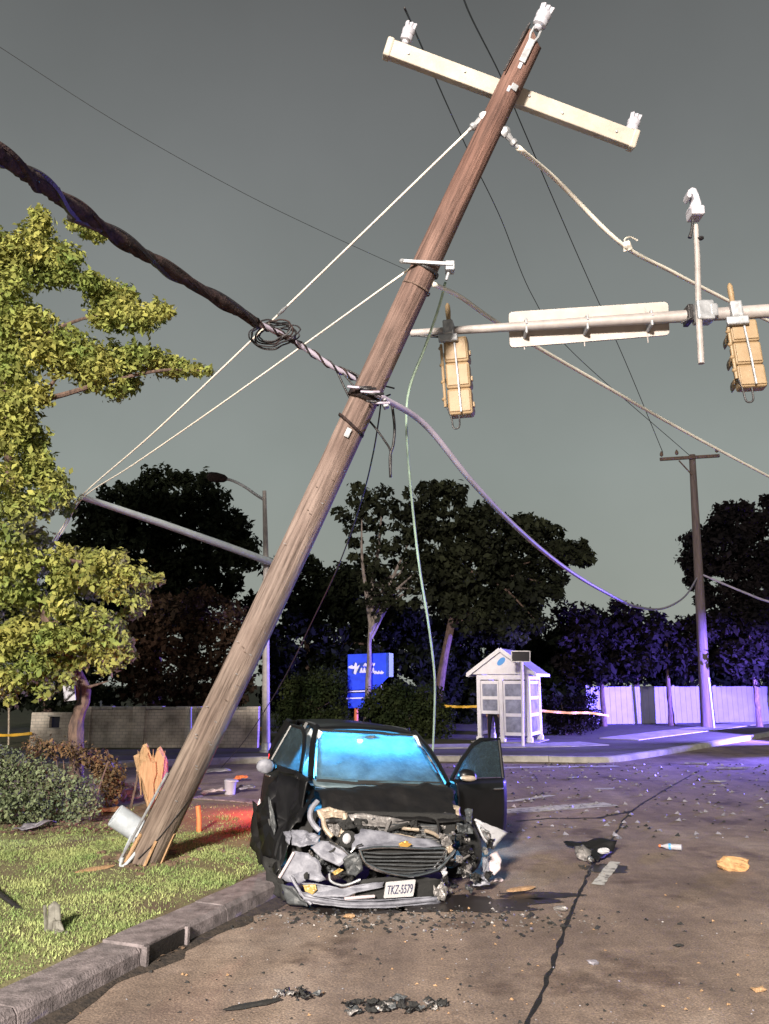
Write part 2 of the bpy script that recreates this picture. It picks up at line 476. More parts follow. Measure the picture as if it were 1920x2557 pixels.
# laminated windscreen: crazed, milky, still letting the cabin light through
def cracked_glass(name, milk, tint):
    m = bpy.data.materials.new(name); m.use_nodes = True
    nt = m.node_tree; L = nt.links; nt.nodes.remove(nt.nodes['Principled BSDF'])
    out = nt.nodes['Material Output']
    tc = node(nt, 'ShaderNodeTexCoord')
    v = node(nt, 'ShaderNodeTexVoronoi', feature='DISTANCE_TO_EDGE'); v.inputs['Scale'].default_value = 16
    nz = node(nt, 'ShaderNodeTexNoise'); nz.inputs['Scale'].default_value = 4; nz.inputs['Detail'].default_value = 8; nz.inputs['Roughness'].default_value = .7
    L.new(tc.outputs['Object'], nz.inputs['Vector'])
    ad = node(nt, 'ShaderNodeMix', data_type='RGBA'); ad.inputs['Factor'].default_value = .2
    L.new(tc.outputs['Object'], ad.inputs[6]); L.new(nz.outputs['Color'], ad.inputs[7]); L.new(ad.outputs[2], v.inputs['Vector'])
    cr_ = node(nt, 'ShaderNodeValToRGB'); L.new(v.outputs['Distance'], cr_.inputs[0])
    cr_.color_ramp.elements[0].position = 0; cr_.color_ramp.elements[0].color = (1, 1, 1, 1)
    cr_.color_ramp.elements[1].position = .035; cr_.color_ramp.elements[1].color = (0, 0, 0, 1)
    mr = node(nt, 'ShaderNodeMapRange'); mr.inputs['From Min'].default_value = .35; mr.inputs['From Max'].default_value = .7
    mr.inputs['To Min'].default_value = milk * .6; mr.inputs['To Max'].default_value = milk * 1.4
    L.new(nz.outputs['Fac'], mr.inputs['Value'])
    mx = node(nt, 'ShaderNodeMath', operation='MULTIPLY_ADD'); mx.inputs[1].default_value = .14; mx.use_clamp = True
    L.new(cr_.outputs[0], mx.inputs[0]); L.new(mr.outputs[0], mx.inputs[2])
    tr = node(nt, 'ShaderNodeBsdfTransparent'); tr.inputs[0].default_value = (*tint, 1)
    df = node(nt, 'ShaderNodeBsdfDiffuse'); df.inputs[0].default_value = (.40, .62, .75, 1)
    tl = node(nt, 'ShaderNodeBsdfTranslucent'); tl.inputs[0].default_value = (.6, .85, .95, 1)
    m1 = node(nt, 'ShaderNodeMixShader'); m1.inputs[0].default_value = .75
    L.new(df.outputs[0], m1.inputs[1]); L.new(tl.outputs[0], m1.inputs[2])
    m2 = node(nt, 'ShaderNodeMixShader'); L.new(mx.outputs[0], m2.inputs[0])
    L.new(tr.outputs[0], m2.inputs[1]); L.new(m1.outputs[0], m2.inputs[2])
    gl = node(nt, 'ShaderNodeBsdfGlossy'); gl.inputs['Roughness'].default_value = .12
    fr = node(nt, 'ShaderNodeFresnel'); fr.inputs[0].default_value = 1.45
    bp = node(nt, 'ShaderNodeBump'); bp.inputs['Strength'].default_value = .5; bp.inputs['Distance'].default_value = .01
    L.new(nz.outputs['Fac'], bp.inputs['Height']); L.new(bp.outputs[0], gl.inputs['Normal']); L.new(bp.outputs[0], fr.inputs['Normal'])
    m3 = node(nt, 'ShaderNodeMixShader'); L.new(fr.outputs[0], m3.inputs[0])
    L.new(m2.outputs[0], m3.inputs[1]); L.new(gl.outputs[0], m3.inputs[2])
    L.new(m3.outputs[0], out.inputs['Surface'])
    return m
M['windscreen'] = cracked_glass('crazed_windscreen', .46, (.62, .88, .97))
M['side_glass'] = cracked_glass('dusty_side_glass', .16, (.55, .62, .68))
M['pane'] = mat('frosted_shelter_pane', (.30, .31, .40), .2, var=.35, vs=3)

# ================================================================== SETTING
rng = np.random.default_rng(11)
def lamp(name, kind, loc, power, color, size, parent, rot=None):
    ld = bpy.data.lights.new(name, kind); ld.energy = power; ld.color = color
    ld.shadow_soft_size = size
    o = bpy.data.objects.new(name, ld); COL.objects.link(o)
    o.parent = parent; o.location = Vector(loc) - OFF[root_of(parent).name]
    if rot is not None: o.rotation_euler = rot
    return o

# road sheet to the horizon
mb = MB(); mb.add([(-400, -60, 0), (400, -60, 0), (400, 600, 0), (-400, 600, 0)], [(0, 1, 2, 3)])
o = mb.build('road', M['asphalt'], kind='structure')

def offset_path(path, d):
    out = []
    for i, p in enumerate(path):
        a = path[max(i - 1, 0)]; b = path[min(i + 1, len(path) - 1)]
        t = Vector((b[0] - a[0], b[1] - a[1])).normalized()
        out.append((p[0] - t.y * d, p[1] + t.x * d))
    return out
def resample(path, step):
    pts = [Vector((p[0], p[1], 0)) for p in path]; out = [pts[0]]; acc = 0
    for a, b in zip(pts[:-1], pts[1:]):
        L = (b - a).length; pos = step - acc
        while pos <= L:
            out.append(a.lerp(b, pos / L)); pos += step
        acc = (acc + L) % step if L else acc
        acc = L - (pos - step)
    return [(p.x, p.y) for p in out]

def kerb_run(name, path, width, zt, m, seg, gap=None, nose=.035, near=None):
    """kerb built of separate cast lengths, children of a structure root"""
    root = bpy.data.objects.new(name, None); COL.objects.link(root); root['kind'] = 'structure'
    OFF[root.name] = Vector((0, 0, 0))
    fine = resample([tuple(p)[:2] for p in cr([(x, y, 0) for x, y in path], 10)], .15)
    back = offset_path(fine, width)
    n = max(2, int(seg / .15)); i = 0
    while i < len(fine) - 2:
        j = min(i + n, len(fine) - 1)
        mbk = MB(); vs = []; fs = []
        idx = list(range(i, j + 1))
        jz = rnd.uniform(-.006, .006)
        for q, k in enumerate(idx):
            f = Vector((*fine[k], 0)); b = Vector((*back[k], 0))
            if q == 0: f = f.lerp(Vector((*fine[k + 1], 0)), .05); b = b.lerp(Vector((*back[k + 1], 0)), .05)
            if q == len(idx) - 1: f = f.lerp(Vector((*fine[k - 1], 0)), .05); b = b.lerp(Vector((*back[k - 1], 0)), .05)
            d = (b - f).normalized()
            w = noise.noise(Vector((fine[k][0] * 3, fine[k][1] * 3, 1))) * .006
            prof = [(f - d * .0, -.1), (f, 0.0), (f + d * .02, zt - nose), (f + d * (.02 + nose), zt), (b, zt), (b, -.1)]
            vs += [Vector((p.x, p.y, z + (jz + w if z > 0.01 else 0))) for p, z in prof]
        for q in range(len(idx) - 1):
            for e_ in range(5):
                a = q * 6 + e_
                fs.append((a, a + 6, a + 7, a + 1))
        fs.append((0, 1, 2, 3, 4, 5)); L0 = (len(idx) - 1) * 6
        fs.append(tuple(L0 + e_ for e_ in (5, 4, 3, 2, 1, 0)))
        c = fine[(i + j) // 2]
        if not (gap and abs(c[0] - gap[0]) < gap[2] and abs(c[1] - gap[1]) < gap[2]):
            mbk.add(vs, fs); mbk.build('kerb_stone', m, root)
        i = j
    return root, fine, back

NK = [(-6.9, -7), (-5.7, -4), (-4.3, 0), (-2.38, 5.0), (-1.68, 6.9), (-1.19, 8.12), (-.75, 9.4), (-.55, 10.8), (-.75, 12.2), (-1.5, 13.6), (-3.0, 14.6), (-6, 15.1), (-14, 15.4), (-40, 15.8)]
kroot, nfine, nback = kerb_run('near_kerb', NK, .36, .15, M['concrete'], 1.2)

# storm drain inlet let into the near kerb: a raised hood with a dark throat
a0, a1 = Vector((-1.83, 6.48, 0)), Vector((-1.63, 7.02, 0))
td = (a1 - a0).normalized(); nd = Vector((td.y, -td.x, 0))
mt = M['concrete']
dr = thing('storm_drain', (a0 + a1) / 2, 'dark storm drain inlet cut into the concrete kerb beside the lawn', 'storm drain')
mb = MB(); mb.beam(a0 + nd * -.185 + Vector((0, 0, .148)), a1 + nd * -.185 + Vector((0, 0, .148)), .385, .03); mb.build('cover_slab', mt, dr, bev=.008)
mb = MB(); mb.beam(a0 + td * .05 + nd * .006 + Vector((0, 0, .072)), a1 - td * .05 + nd * .006 + Vector((0, 0, .072)), .016, .13); mb.build('throat', M['tar'], dr)
for s_, p in ((0, a0), (1, a1)):
    mb = MB(); mb.box(p + nd * .012 + td * (.02 if s_ == 0 else -.02) + Vector((0, 0, .076)), (.04, .05, .15), Matrix.Rotation(math.atan2(td.y, td.x), 3, 'Z')); mb.build('side_cheek', mt, dr, bev=.006)
mb = MB()
for k in range(26):
    q = a0.lerp(a1, rnd.uniform(.15, .85)) + nd * rnd.uniform(.015, .06) + Vector((0, 0, rnd.uniform(.006, .03))); s_ = rnd.uniform(.008, .03); t_ = rnd.uniform(0, 6)
    mb.add([q + Vector((math.cos(t_ + i * 1.57) * s_ * (1 if i % 2 else .5), math.sin(t_ + i * 1.57) * s_ * (1 if i % 2 else .5), rnd.uniform(-.006, .012))) for i in range(4)], [(0, 1, 2, 3)])
mb.build('trapped_litter', M['dirt'], dr, kind='stuff')

# dark uneven strip laid along the foot of the near kerb
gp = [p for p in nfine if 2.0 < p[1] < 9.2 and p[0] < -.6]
M['gutter'] = mat('gutter_strip', (.020, .016, .014), .9, c2=(.05, .038, .03), vs=14, bump=.8, bs=40, lo=.45, hi=.62)
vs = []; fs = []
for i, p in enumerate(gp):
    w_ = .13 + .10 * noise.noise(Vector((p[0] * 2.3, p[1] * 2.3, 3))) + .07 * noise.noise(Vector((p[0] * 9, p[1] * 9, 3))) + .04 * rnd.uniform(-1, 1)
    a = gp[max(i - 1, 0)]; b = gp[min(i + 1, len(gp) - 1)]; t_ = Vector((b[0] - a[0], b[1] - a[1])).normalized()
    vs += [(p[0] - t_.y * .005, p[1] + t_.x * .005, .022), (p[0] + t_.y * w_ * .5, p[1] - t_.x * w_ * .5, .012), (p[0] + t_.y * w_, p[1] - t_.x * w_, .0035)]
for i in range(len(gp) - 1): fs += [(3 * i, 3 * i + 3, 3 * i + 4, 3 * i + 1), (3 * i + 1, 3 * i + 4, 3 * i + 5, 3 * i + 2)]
mb = MB(); mb.add(vs, fs); mb.build('gutter', M['gutter'], kind='structure')  # the dark strip along the kerb foot

# near lawn
bk = [(x, y) for x, y in nback]
ys_b = np.array([p[1] for p in bk]); xs_b = np.array([p[0] for p in bk])
o_ = np.argsort(ys_b); ys_b, xs_b = ys_b[o_], xs_b[o_]
def x_back(y): return float(np.interp(y, ys_b, xs_b))
def lawn_z(x, y):
    d = max(0.0, min(1.0, (x_back(y) - x) / .8))
    h = noise.noise(Vector((x * .5, y * .5, 0))) * .05 + noise.noise(Vector((x * 1.7, y * 1.7, 4))) * .025
    e_ = max(0.0, min(1.0, (x_back(y) - x) / .07))
    return .118 + .022 * e_ + d * (.02 + h)
rows = list(np.arange(-6.5, 14.2, .25)) + [14.35, 14.5, 14.62]
def lawn_pt(u, v):
    i = min(int(round(u * (len(rows) - 1))), len(rows) - 1); y = rows[i]
    xb = x_back(y) + .004; x = xb - (v ** 2.2) * (xb + 42)
    return Vector((x, y, lawn_z(x, y)))
mb = MB(); mb.grid(lawn_pt, len(rows) - 1, 90)
M['lawn'] = mat('lawn_soil', (.17, .165, .075), .95, c2=(.105, .075, .048), vs=1.6, bump=.8, bs=30, detail=8)
mb.build('lawn', M['lawn'], kind='structure', smooth=True)

# grass blades, thinning to bare soil by the hedge, the stump and the kerb edge
def grass(name, n, xr, yr, hmin, hmax, m, label, dens):
    X = rng.uniform(xr[0], xr[1], n); Y = rng.uniform(yr[0], yr[1], n)
    keep = np.array([dens(x, y) > rng.random() for x, y in zip(X, Y)])
    X, Y = X[keep], Y[keep]; n = len(X)
    Z = np.array([lawn_z(x, y) for x, y in zip(X, Y)])
    a = rng.uniform(0, 2 * np.pi, n); h = rng.uniform(hmin, hmax, n) * np.array([.75 + .8 * max(-.5, noise.noise(Vector((x * 1.6, y * 1.6, 11)))) for x, y in zip(X, Y)]); w = rng.uniform(.004, .009, n)
    ln = rng.normal(0, .45, (n, 2)) * h[:, None]
    V = np.zeros((n, 3, 3))
    V[:, 0] = np.stack([X - np.cos(a) * w, Y - np.sin(a) * w, Z - .005], 1)
    V[:, 1] = np.stack([X + np.cos(a) * w, Y + np.sin(a) * w, Z - .005], 1)
    V[:, 2] = np.stack([X + ln[:, 0], Y + ln[:, 1], Z + h], 1)
    return big_mesh(name, V.reshape(-1, 3), np.arange(n * 3).reshape(-1, 3), m, kind='stuff', label=label, cat='grass', loc=(-3, 8, .15))
def dens_near(x, y):
    xb = x_back(y)
    if x > xb - .06 - .05 * noise.noise(Vector((x * 4, y * 4, 3))): return 0
    d = .62 + 1.5 * noise.noise(Vector((x * 1.1, y * 1.1, 7))) + .5 * noise.noise(Vector((x * 3.5, y * 3.5, 2)))
    if y > 10.3: d -= (y - 10.3) * .55
    if (x + 3.6) ** 2 + (y - 12.8) ** 2 < 1.2: d -= .6
    d -= max(0, 1.0 - math.hypot(x + 2.65, (y - 9.35) * .8) / .75) * 1.3
    t_ = (x + 2.6) / 1.3
    if 0 < t_ < 1 and abs(y - (9.5 - .9 * t_ + .12 * math.sin(x * 6))) < .16: d -= .7
    if abs(y - (6.95 + .14 * (x + 2.4))) < .22 and -2.5 < x < -1.2: d -= .35
    return max(d, .10 if y < 11.5 else .02)
M['grass'] = leaf_mat('grass_blade', (.38, .42, .18), (.22, .31, .11), .6, .15, 1.6)
grass('grass', 260000, (-7.0, -1.0), (4.6, 13.5), .012, .042, M['grass'], 'short patchy green lawn grass around the broken pole', dens_near)

# far block: ground sheet, kerb, pavement
FK = [(-60, 19.4), (-30, 19.8), (-9.6, 20.4), (-6.5, 20.9), (-2.9, 22.0), (1.7, 22.4), (4.2, 22.3), (5.6, 22.05), (6.35, 22.3), (7.2, 23.1), (9.23, 25.34), (15.6, 32.8), (30, 50), (70, 97)]
_, ffine, fback = kerb_run('far_kerb', FK, .25, .15, M['concrete_far'], 2.4)
far_poly = [(x, y, .146) for x, y in fback[::4]] + [(fback[-1][0], fback[-1][1], .146), (300, 500, .146), (-350, 500, .146), (-350, 19.2, .146)]
mb = MB(); mb.add(far_poly, [tuple(range(len(far_poly)))])
M['verge'] = mat('dark_verge_turf', (.075, .085, .03), .95, c2=(.05, .038, .022), vs=1.2, bump=.8, bs=20, detail=8)
mb.build('far_verge', M['verge'], kind='structure')
# pavement strips laid as separate slabs
def slabs(name, path, w, z, seg):
    root = bpy.data.objects.new(name, None); COL.objects.link(root); root['kind'] = 'structure'; OFF[root.name] = Vector((0, 0, 0))
    f = resample(path, seg); b = offset_path(f, w)
    for i in range(len(f) - 1):
        A = [Vector((*f[i], z)), Vector((*f[i + 1], z)), Vector((*b[i + 1], z)), Vector((*b[i], z))]
        c = sum(A, Vector()) / 4
        A = [c + (p - c) * .985 for p in A]
        m2 = MB(); m2.prism([p - Vector((0, 0, .05)) for p in A], (0, 0, .05 + rnd.uniform(0, .012))); m2.build('paving_slab', M['concrete_far'], root)
slabs('far_pavement', [(-1.5, 24.3), (2, 24.9), (5.5, 25.4), (8.2, 26.6)], 1.5, .165, 1.5)
slabs('side_pavement', [(8.9, 28.4), (14, 34.3), (20, 41.2), (26, 48)], 1.5, .165, 2.0)

# painted markings and the long tarred lane joint
def strip(name, pts, w, m, z, label, cat):
    f = [(p[0], p[1]) for p in pts]; l = offset_path(f, w / 2); r_ = offset_path(f, -w / 2)
    vs = []; fs = []
    for i in range(len(f)):
        k = 1 + (.9 if w < .1 else .25) * noise.noise(Vector((f[i][0] * 6, f[i][1] * 6, 2)))
        vs += [(f[i][0] + (l[i][0] - f[i][0]) * k, f[i][1] + (l[i][1] - f[i][1]) * k, z), (f[i][0] + (r_[i][0] - f[i][0]) * k, f[i][1] + (r_[i][1] - f[i][1]) * k, z)]
    for i in range(len(f) - 1): fs.append((2 * i, 2 * i + 1, 2 * i + 3, 2 * i + 2))
    mbs = MB(); mbs.add(vs, fs)
    return mbs.build(name, m, kind='structure')
lane = [(-.6, 2.0), (.1, 3.7), (.89, 5.5), (1.13, 6.12), (1.63, 7.61), (2.23, 9.29), (2.53, 10.06), (3.17, 11.55), (4.09, 13.75), (5.4, 16.12), (7.2, 19.2)]
lf = resample([tuple(p)[:2] for p in cr([(x, y, 0) for x, y in lane], 8)], .06)
lf = [(x + .022 * noise.noise(Vector((x * 5, y * 5, 0))) , y) for x, y in lf]
strip('lane_joint', lf, .035, M['tar'], .004, None, None)
strip('lane_dash', resample([(2.27, 8.98), (2.80, 10.13)], .1), .13, M['road_white'], .005, None, None)
strip('stop_line', resample([(1.2, 13.75), (2.2, 13.92), (4.07, 14.70)], .2), .46, M['road_white'], .004, None, None)
strip('crossing_line', resample([(1.0, 14.5), (2.36, 15.06), (3.28, 15.84)], .2), .16, M['road_white'], .004, None, None)
strip('crossing_line', resample([(4.28, 16.72), (4.75, 16.75)], .2), .22, M['road_white'], .004, None, None)
strip('crossing_line', resample([(2.5, 20.7), (4.22, 21.0), (6.1, 21.2)], .2), .3, M['road_white'], .004, None, None)
ck = resample([(4.2, 13.9), (3.4, 13.2), (2.6, 13.15), (2.0, 12.9)], .06)
ck = [(x, y + .06 * noise.noise(Vector((x * 4, y * 4, 1)))) for x, y in ck]
strip('road_crack', ck, .07, M['tar'], .003, None, None)

# oil and coolant run out under the wreck
M['fluid'] = mat('spilt_oil', (.018, .015, .014), .35, spec=.4, c2=(.035, .028, .025), vs=6)
def stain(cx, cy, rx, ry, seed):
    vs = [(cx, cy, .0032)]; n = 46
    for i in range(n):
        a = 2 * math.pi * i / n; k = 1 + .55 * noise.noise(Vector((math.cos(a) * 1.7, math.sin(a) * 1.7, seed))) + .25 * noise.noise(Vector((math.cos(a) * 6, math.sin(a) * 6, seed)))
        vs.append((cx + rx * k * math.cos(a), cy + ry * k * math.sin(a), .0032))
    mb = MB(); mb.add(vs, [(0, 1 + i, 1 + (i + 1) % n) for i in range(n)]); mb.build('oil_stain', M['fluid'], kind='structure')
stain(.75, 8.25, .85, .28, 2.0); stain(1.55, 8.55, .45, .13, 5.0); stain(-.3, 8.15, .6, .25, 8.0); stain(2.55, 9.75, .28, .2, 3.0)

# ------------------------------------------------------------------ lamps outside the picture
def street_lamp():
    base = Vector((KEY_POS.x - 1.2, KEY_POS.y - 1.0, 0))
    r = thing('street_lamp', base, 'tall floodlight column behind the camera by the near lawn', 'street lamp')
    mb = MB(); mb.tube([base, base + Vector((0, 0, 4)), base + Vector((0, 0, KEY_POS.z - .1))], [.11, .09, .06], 12); mb.build('column', M['galv'], r, smooth=True)
    mb = MB(); mb.beam(base + Vector((0, 0, KEY_POS.z - .15)), KEY_POS - Vector((.35, .3, .0)), .07, .07); mb.build('bracket_arm', M['galv'], r)
    d = (Vector((1.0, 9, 3)) - KEY_POS).normalized()
    A = axis_mat(KEY_POS - d * .32, d)
    mb = MB(); mb.lathe([(.05, -.12), (.17, -.1), (.24, .0), (.26, .26), (.24, .27), (.22, .22)], 18, A); hd = mb.build('lamp_head', M['galv'], r, smooth=True)
    mb = MB(); mb.lathe([(.001, .2), (.22, .2), (.22, .23), (.001, .23)], 18, A); mb.build('lens', mat('lamp_lens', (.9, .85, .75), .3, emit=(1, .8, .55), es=25), r)
    q = d.to_track_quat('-Z', 'Y').to_euler()
    l = lamp('lamp_light', 'SPOT', KEY_POS, KEY_W, (1.0, .90, .79), 1.3, r, q)
    l.data.spot_size = R(150); l.data.spot_blend = .35
street_lamp()

# ================================================================== LEANING POLE
PB = G(355, 2160, .12); PT = D(1330, 108, 8.6)
PDIR = (PT - PB).normalized(); PLEN = (PT - PB).length
PR0, PR1 = .190, .128
POLE_ROT_INV = PDIR.rotation_difference(Vector((0, 0, 1))).to_euler()
M['pole'] = pole_wood()
def pole_s(py):
    lo, hi = 0.0, 1.0
    for _ in range(50):
        m = (lo + hi) / 2
        if proj(PB.lerp(PT, m))[1] > py: lo = m
        else: hi = m
    return lo
def pole_pt(py): return PB.lerp(PT, pole_s(py))
def pole_r(py): return PR0 + (PR1 - PR0) * pole_s(py)
VIEW = Vector((0, -1, 0))
def frame_at(py):
    p = pole_pt(py); tocam = (Vector((0, 0, CAM_H)) - p)
    tocam = (tocam - PDIR * tocam.dot(PDIR)).normalized()
    side = PDIR.cross(tocam).normalized()      # image right
    if side.x < 0: side = -side
    return p, tocam, side
pole = thing('utility_pole', PB, 'tall brown wooden utility pole snapped at its foot and leaning right', 'utility pole')
mb = MB()
ns, nr = 90, 28
fx = PDIR.orthogonal().normalized(); fy = PDIR.cross(fx)
vs = []; fs = []; along = []
for i in range(ns + 1):
    t = i / ns; c = PB.lerp(PT, t); r0 = PR0 + (PR1 - PR0) * t
    c = c + fx * .03 * math.sin(t * 5)
    for k in range(nr):
        a = 2 * math.pi * k / nr; d = fx * math.cos(a) + fy * math.sin(a)
        q = noise.noise(Vector((math.cos(a) * 2.5, math.sin(a) * 2.5, t * 2.2))) * .014 + noise.noise(Vector((math.cos(a) * 7, math.sin(a) * 7, t * 4))) * .008
        p = c + d * (r0 + q)
        if i == 0: p = p - PDIR * (.05 + .16 * abs(noise.noise(Vector((math.cos(a) * 4, math.sin(a) * 4, 9)))))
        if i == ns: p = p + PDIR * (.05 * math.sin(a * 2 + 1))
        vs.append(p); along.append(t)
for i in range(ns):
    for k in range(nr):
        k2 = (k + 1) % nr
        fs.append((i * nr + k, i * nr + k2, (i + 1) * nr + k2, (i + 1) * nr + k))
fs.append(tuple(range(nr - 1, -1, -1))); fs.append(tuple(range(ns * nr, (ns + 1) * nr)))
mb.add(vs, fs)
o = mb.build('shaft', M['pole'], pole, smooth=True, auto=60)
at = o.data.attributes.new('along', 'FLOAT', 'POINT'); at.data.foreach_set('value', along)
# torn fibres at the foot
for k in range(6):
    a = k * 1.05; d = fx * math.cos(a) + fy * math.sin(a)
    p0 = PB + d * (PR0 + .004) + PDIR * rnd.uniform(.2, .5); p1 = PB + d * (PR0 + .02 + rnd.random() * .05) - PDIR * rnd.uniform(.05, .2)
    mb = MB(); mb.beam(p0, p1, rnd.uniform(.02, .05), .016, d); mb.crumple(.015, 6, k); mb.build('splinter', M['fresh_wood'], pole)
# ground wire moulding running up the left edge, loose at the foot
pts = []
for py in (2170, 2080, 2020, 1975, 1940):
    p, tcv, sd = frame_at(py); q = pole_r(py)
    k = {2170: .06, 2080: .035, 2020: .02, 1975: .01, 1940: .0}[py]
    pts.append(p + (-sd * .93 + tcv * .37) * (q + .012 + k))
mb = MB(); mb.tube(cr(pts, 6), .016, 8); mb.build('ground_wire_moulding', M['galv'], pole, smooth=True)
pts = []
for py, sx_, tz in ((1955, .93, .4), (2010, .6, .82), (2070, .2, 1.0), (2130, -.35, .95)):
    p, tcv, sd = frame_at(py); v = (sd * sx_ + tcv * tz).normalized(); pts.append(p + v * (pole_r(py) + .006))
mb = MB(); mb.tube(cr(pts, 6), .007, 6); mb.build('loose_wire', M['black_rubber'], pole)
# crossarm behind the shaft
pc, tcv, sd = frame_at(243)
cc = pc - tcv * (pole_r(243) + .07)
CA = D(968, 122, (cc - Vector((0, 0, CAM_H))).dot(Vector((0, _c, _s))) - .12)
CB = D(1582, 352, (cc - Vector((0, 0, CAM_H))).dot(Vector((0, _c, _s))) + .12)
ca_dir = (CB - CA).normalized()
mb = MB(); mb.beam(CA, CB, .12, .19, PDIR); arm = mb.build('crossarm', M['white_fibre'], pole, bev=.012)
for q, s_ in ((CA, 1), (CB, -1)):
    mb = MB(); mb.beam(q - ca_dir * .03 * s_, q + ca_dir * .05 * s_, .145, .215, PDIR); mb.build('end_cap', M['white_fibre'], arm, bev=.02)
up = (PDIR - ca_dir * PDIR.dot(ca_dir)).normalized()
def insulator(name, p, ax, parent, sc=.72):
    A = axis_mat(p, ax, ca_dir)
    mb = MB(); pr = [(.035, 0), (.055, .02), (.055, .05), (.092, .07), (.098, .13), (.088, .15), (.100, .17), (.102, .23), (.075, .26), (.05, .29), (.001, .29)]
    mb.lathe([(r * sc, z * sc) for r, z in pr], 20, A); o = mb.build(name, M['porcelain'], parent, smooth=True)
    for dx in (-.052, 0, .05):
        m2 = MB(); m2.beam(A @ Vector((dx * sc, 0, .25 * sc)), A @ Vector((dx * 1.25 * sc, 0, .36 * sc)), .03 * sc, .07 * sc); m2.build('clamp_prong', M['porcelain'], o, bev=.006)
    return o
insulator('insulator', D(1010, 112, proj(CA)[2]) + up * .0, up, pole)
insulator('insulator', D(1572, 338, proj(CB)[2]) + up * .0, up, pole)
for t_, o2 in ((.08, .0), (.3, .03), (.44, -.03), (.56, .03), (.7, -.02), (.92, .0)):
    q_ = CA.lerp(CB, t_) + up * o2 + frame_at(243)[1] * .062
    mb = MB(); mb.lathe([(.014, 0), (.014, .012), (.001, .014)], 8, axis_mat(q_, frame_at(243)[1])); mb.build('arm_bolt', M['galv'], arm)
for k in range(22):
    py = rnd.uniform(1150, 2080); p, tcv, sd = frame_at(py); n_ = (tcv + sd * rnd.uniform(-.8, .8)).normalized(); q_ = p + n_ * (pole_r(py) + .006)
    mb = MB(); mb.beam(q_ - sd * .014, q_ + sd * .014, .004, .008, n_); mb.build('staple', M['galv'] if k % 3 else M['bark'], pole)
# pole-top insulator on its bracket
p, tcv, sd = frame_at(165)
b0 = p + tcv * (pole_r(165) + .02) - sd * .02; b1 = b0 + PDIR * .52 + sd * -.0
mb = MB(); mb.beam(b0 - PDIR * .05, b0 + PDIR * .22, .075, .03, tcv); mb.build('top_bracket', M['galv'], pole, bev=.008)
for s_ in (-1, 1):
    mb = MB(); mb.tube([b0 + PDIR * .18 + sd * s_ * .02, b0 + PDIR * .27 + sd * s_ * .045, b0 + PDIR * .35 + sd * s_ * .04], .014, 8); mb.build('bracket_rod', M['galv'], pole, smooth=True)
insulator('insulator', b0 + PDIR * .33, PDIR, pole, .82)
p, tcv, sd = frame_at(100)
mb = MB(); mb.beam(b0 + PDIR * .36 - sd * .10, b0 - PDIR * .22 - sd * .13, .02, .02); mb.build('jumper_wire', M['black_rubber'], pole)
# white tag plates and bolt washers
for py, sdx in ((183, -.25), (240, -.28), (231, .18)):
    p, tcv, sd = frame_at(py); n_ = (tcv + sd * sdx).normalized()
    mb = MB(); q = p + n_ * (pole_r(py) + .012); mb.beam(q - PDIR * .035, q + PDIR * .035, .075, .02, n_)
    mb.build('square_washer', M['porcelain'] if sdx < 0 else M['galv'], pole, bev=.006)
# shackles where the guys leave
def clevis(py, s_, name, dirv, L=.22):
    p, tcv, sd = frame_at(py); q = p + sd * s_ * (pole_r(py) + .005) + tcv * .03
    d = Vector(dirv).normalized()
    mb = MB(); mb.blob(q, .06, amp=.3, seed=py); mb.tube([q, q + d * L * .5, q + d * L], [.045, .03, .02], 8)
    mb.lathe([(.035, L * .55), (.042, L * .6), (.042, L * .75), (.03, L * .8)], 10, axis_mat(q, d))
    mb.build(name, M['galv'], pole, smooth=True); return q + d * L
# galvanised bracket half way up
p, tcv, sd = frame_at(655)
q = p + tcv * (pole_r(655) + .015)
mb = MB(); mb.beam(P(1000, 652, q.y), P(1130, 660, q.y), .03, .035); mb.blob(P(1003, 652, q.y), .028); mb.build('cross_strap', M['galv'], pole, smooth=True)
mb = MB(); mb.box(P(1123, 668, q.y + .06), (.10, .12, .11)); mb.tube([P(1120, 680, q.y + .06), P(1114, 700, q.y + .06)], .02, 6); mb.build('clamp_block', M['galv'], pole, bev=.01)
def band(py, w, m, name, slope=0.0, ext=.004):
    mb = MB(); p, tcv, sd = frame_at(py); pts = []
    n = 24; vs = []; fs = []
    ax = (PDIR + sd * slope).normalized()
    for k in range(n):
        a = 2 * math.pi * k / n; d = sd * math.cos(a) + tcv * math.sin(a)
        base = p + d * (pole_r(py) + .012 + ext) - PDIR * slope * math.cos(a) * pole_r(py)
        vs += [base - PDIR * w / 2, base + PDIR * w / 2]
    for k in range(n):
        k2 = (k + 1) % n; fs.append((2 * k, 2 * k2, 2 * k2 + 1, 2 * k + 1))
    mb.add(vs, fs); return mb.build(name, m, pole, smooth=True, solid=.012)
band(676, .035, M['black_rubber'], 'steel_band'); band(720, .02, M['bark'], 'steel_band')
band(1062, .03, M['cable_sheath'], 'steel_band', .35); band(990, .09, M['cable_sheath'], 'cable_lashing', -.1, .012)
p, tcv, sd = frame_at(1082)
mb = MB(); mb.beam(p + tcv * (pole_r(1082) + .014) - PDIR * .05, p + tcv * (pole_r(1082) + .014) + PDIR * .05, .055, .006, tcv); mb.build('pole_tag', M['galv'], pole)
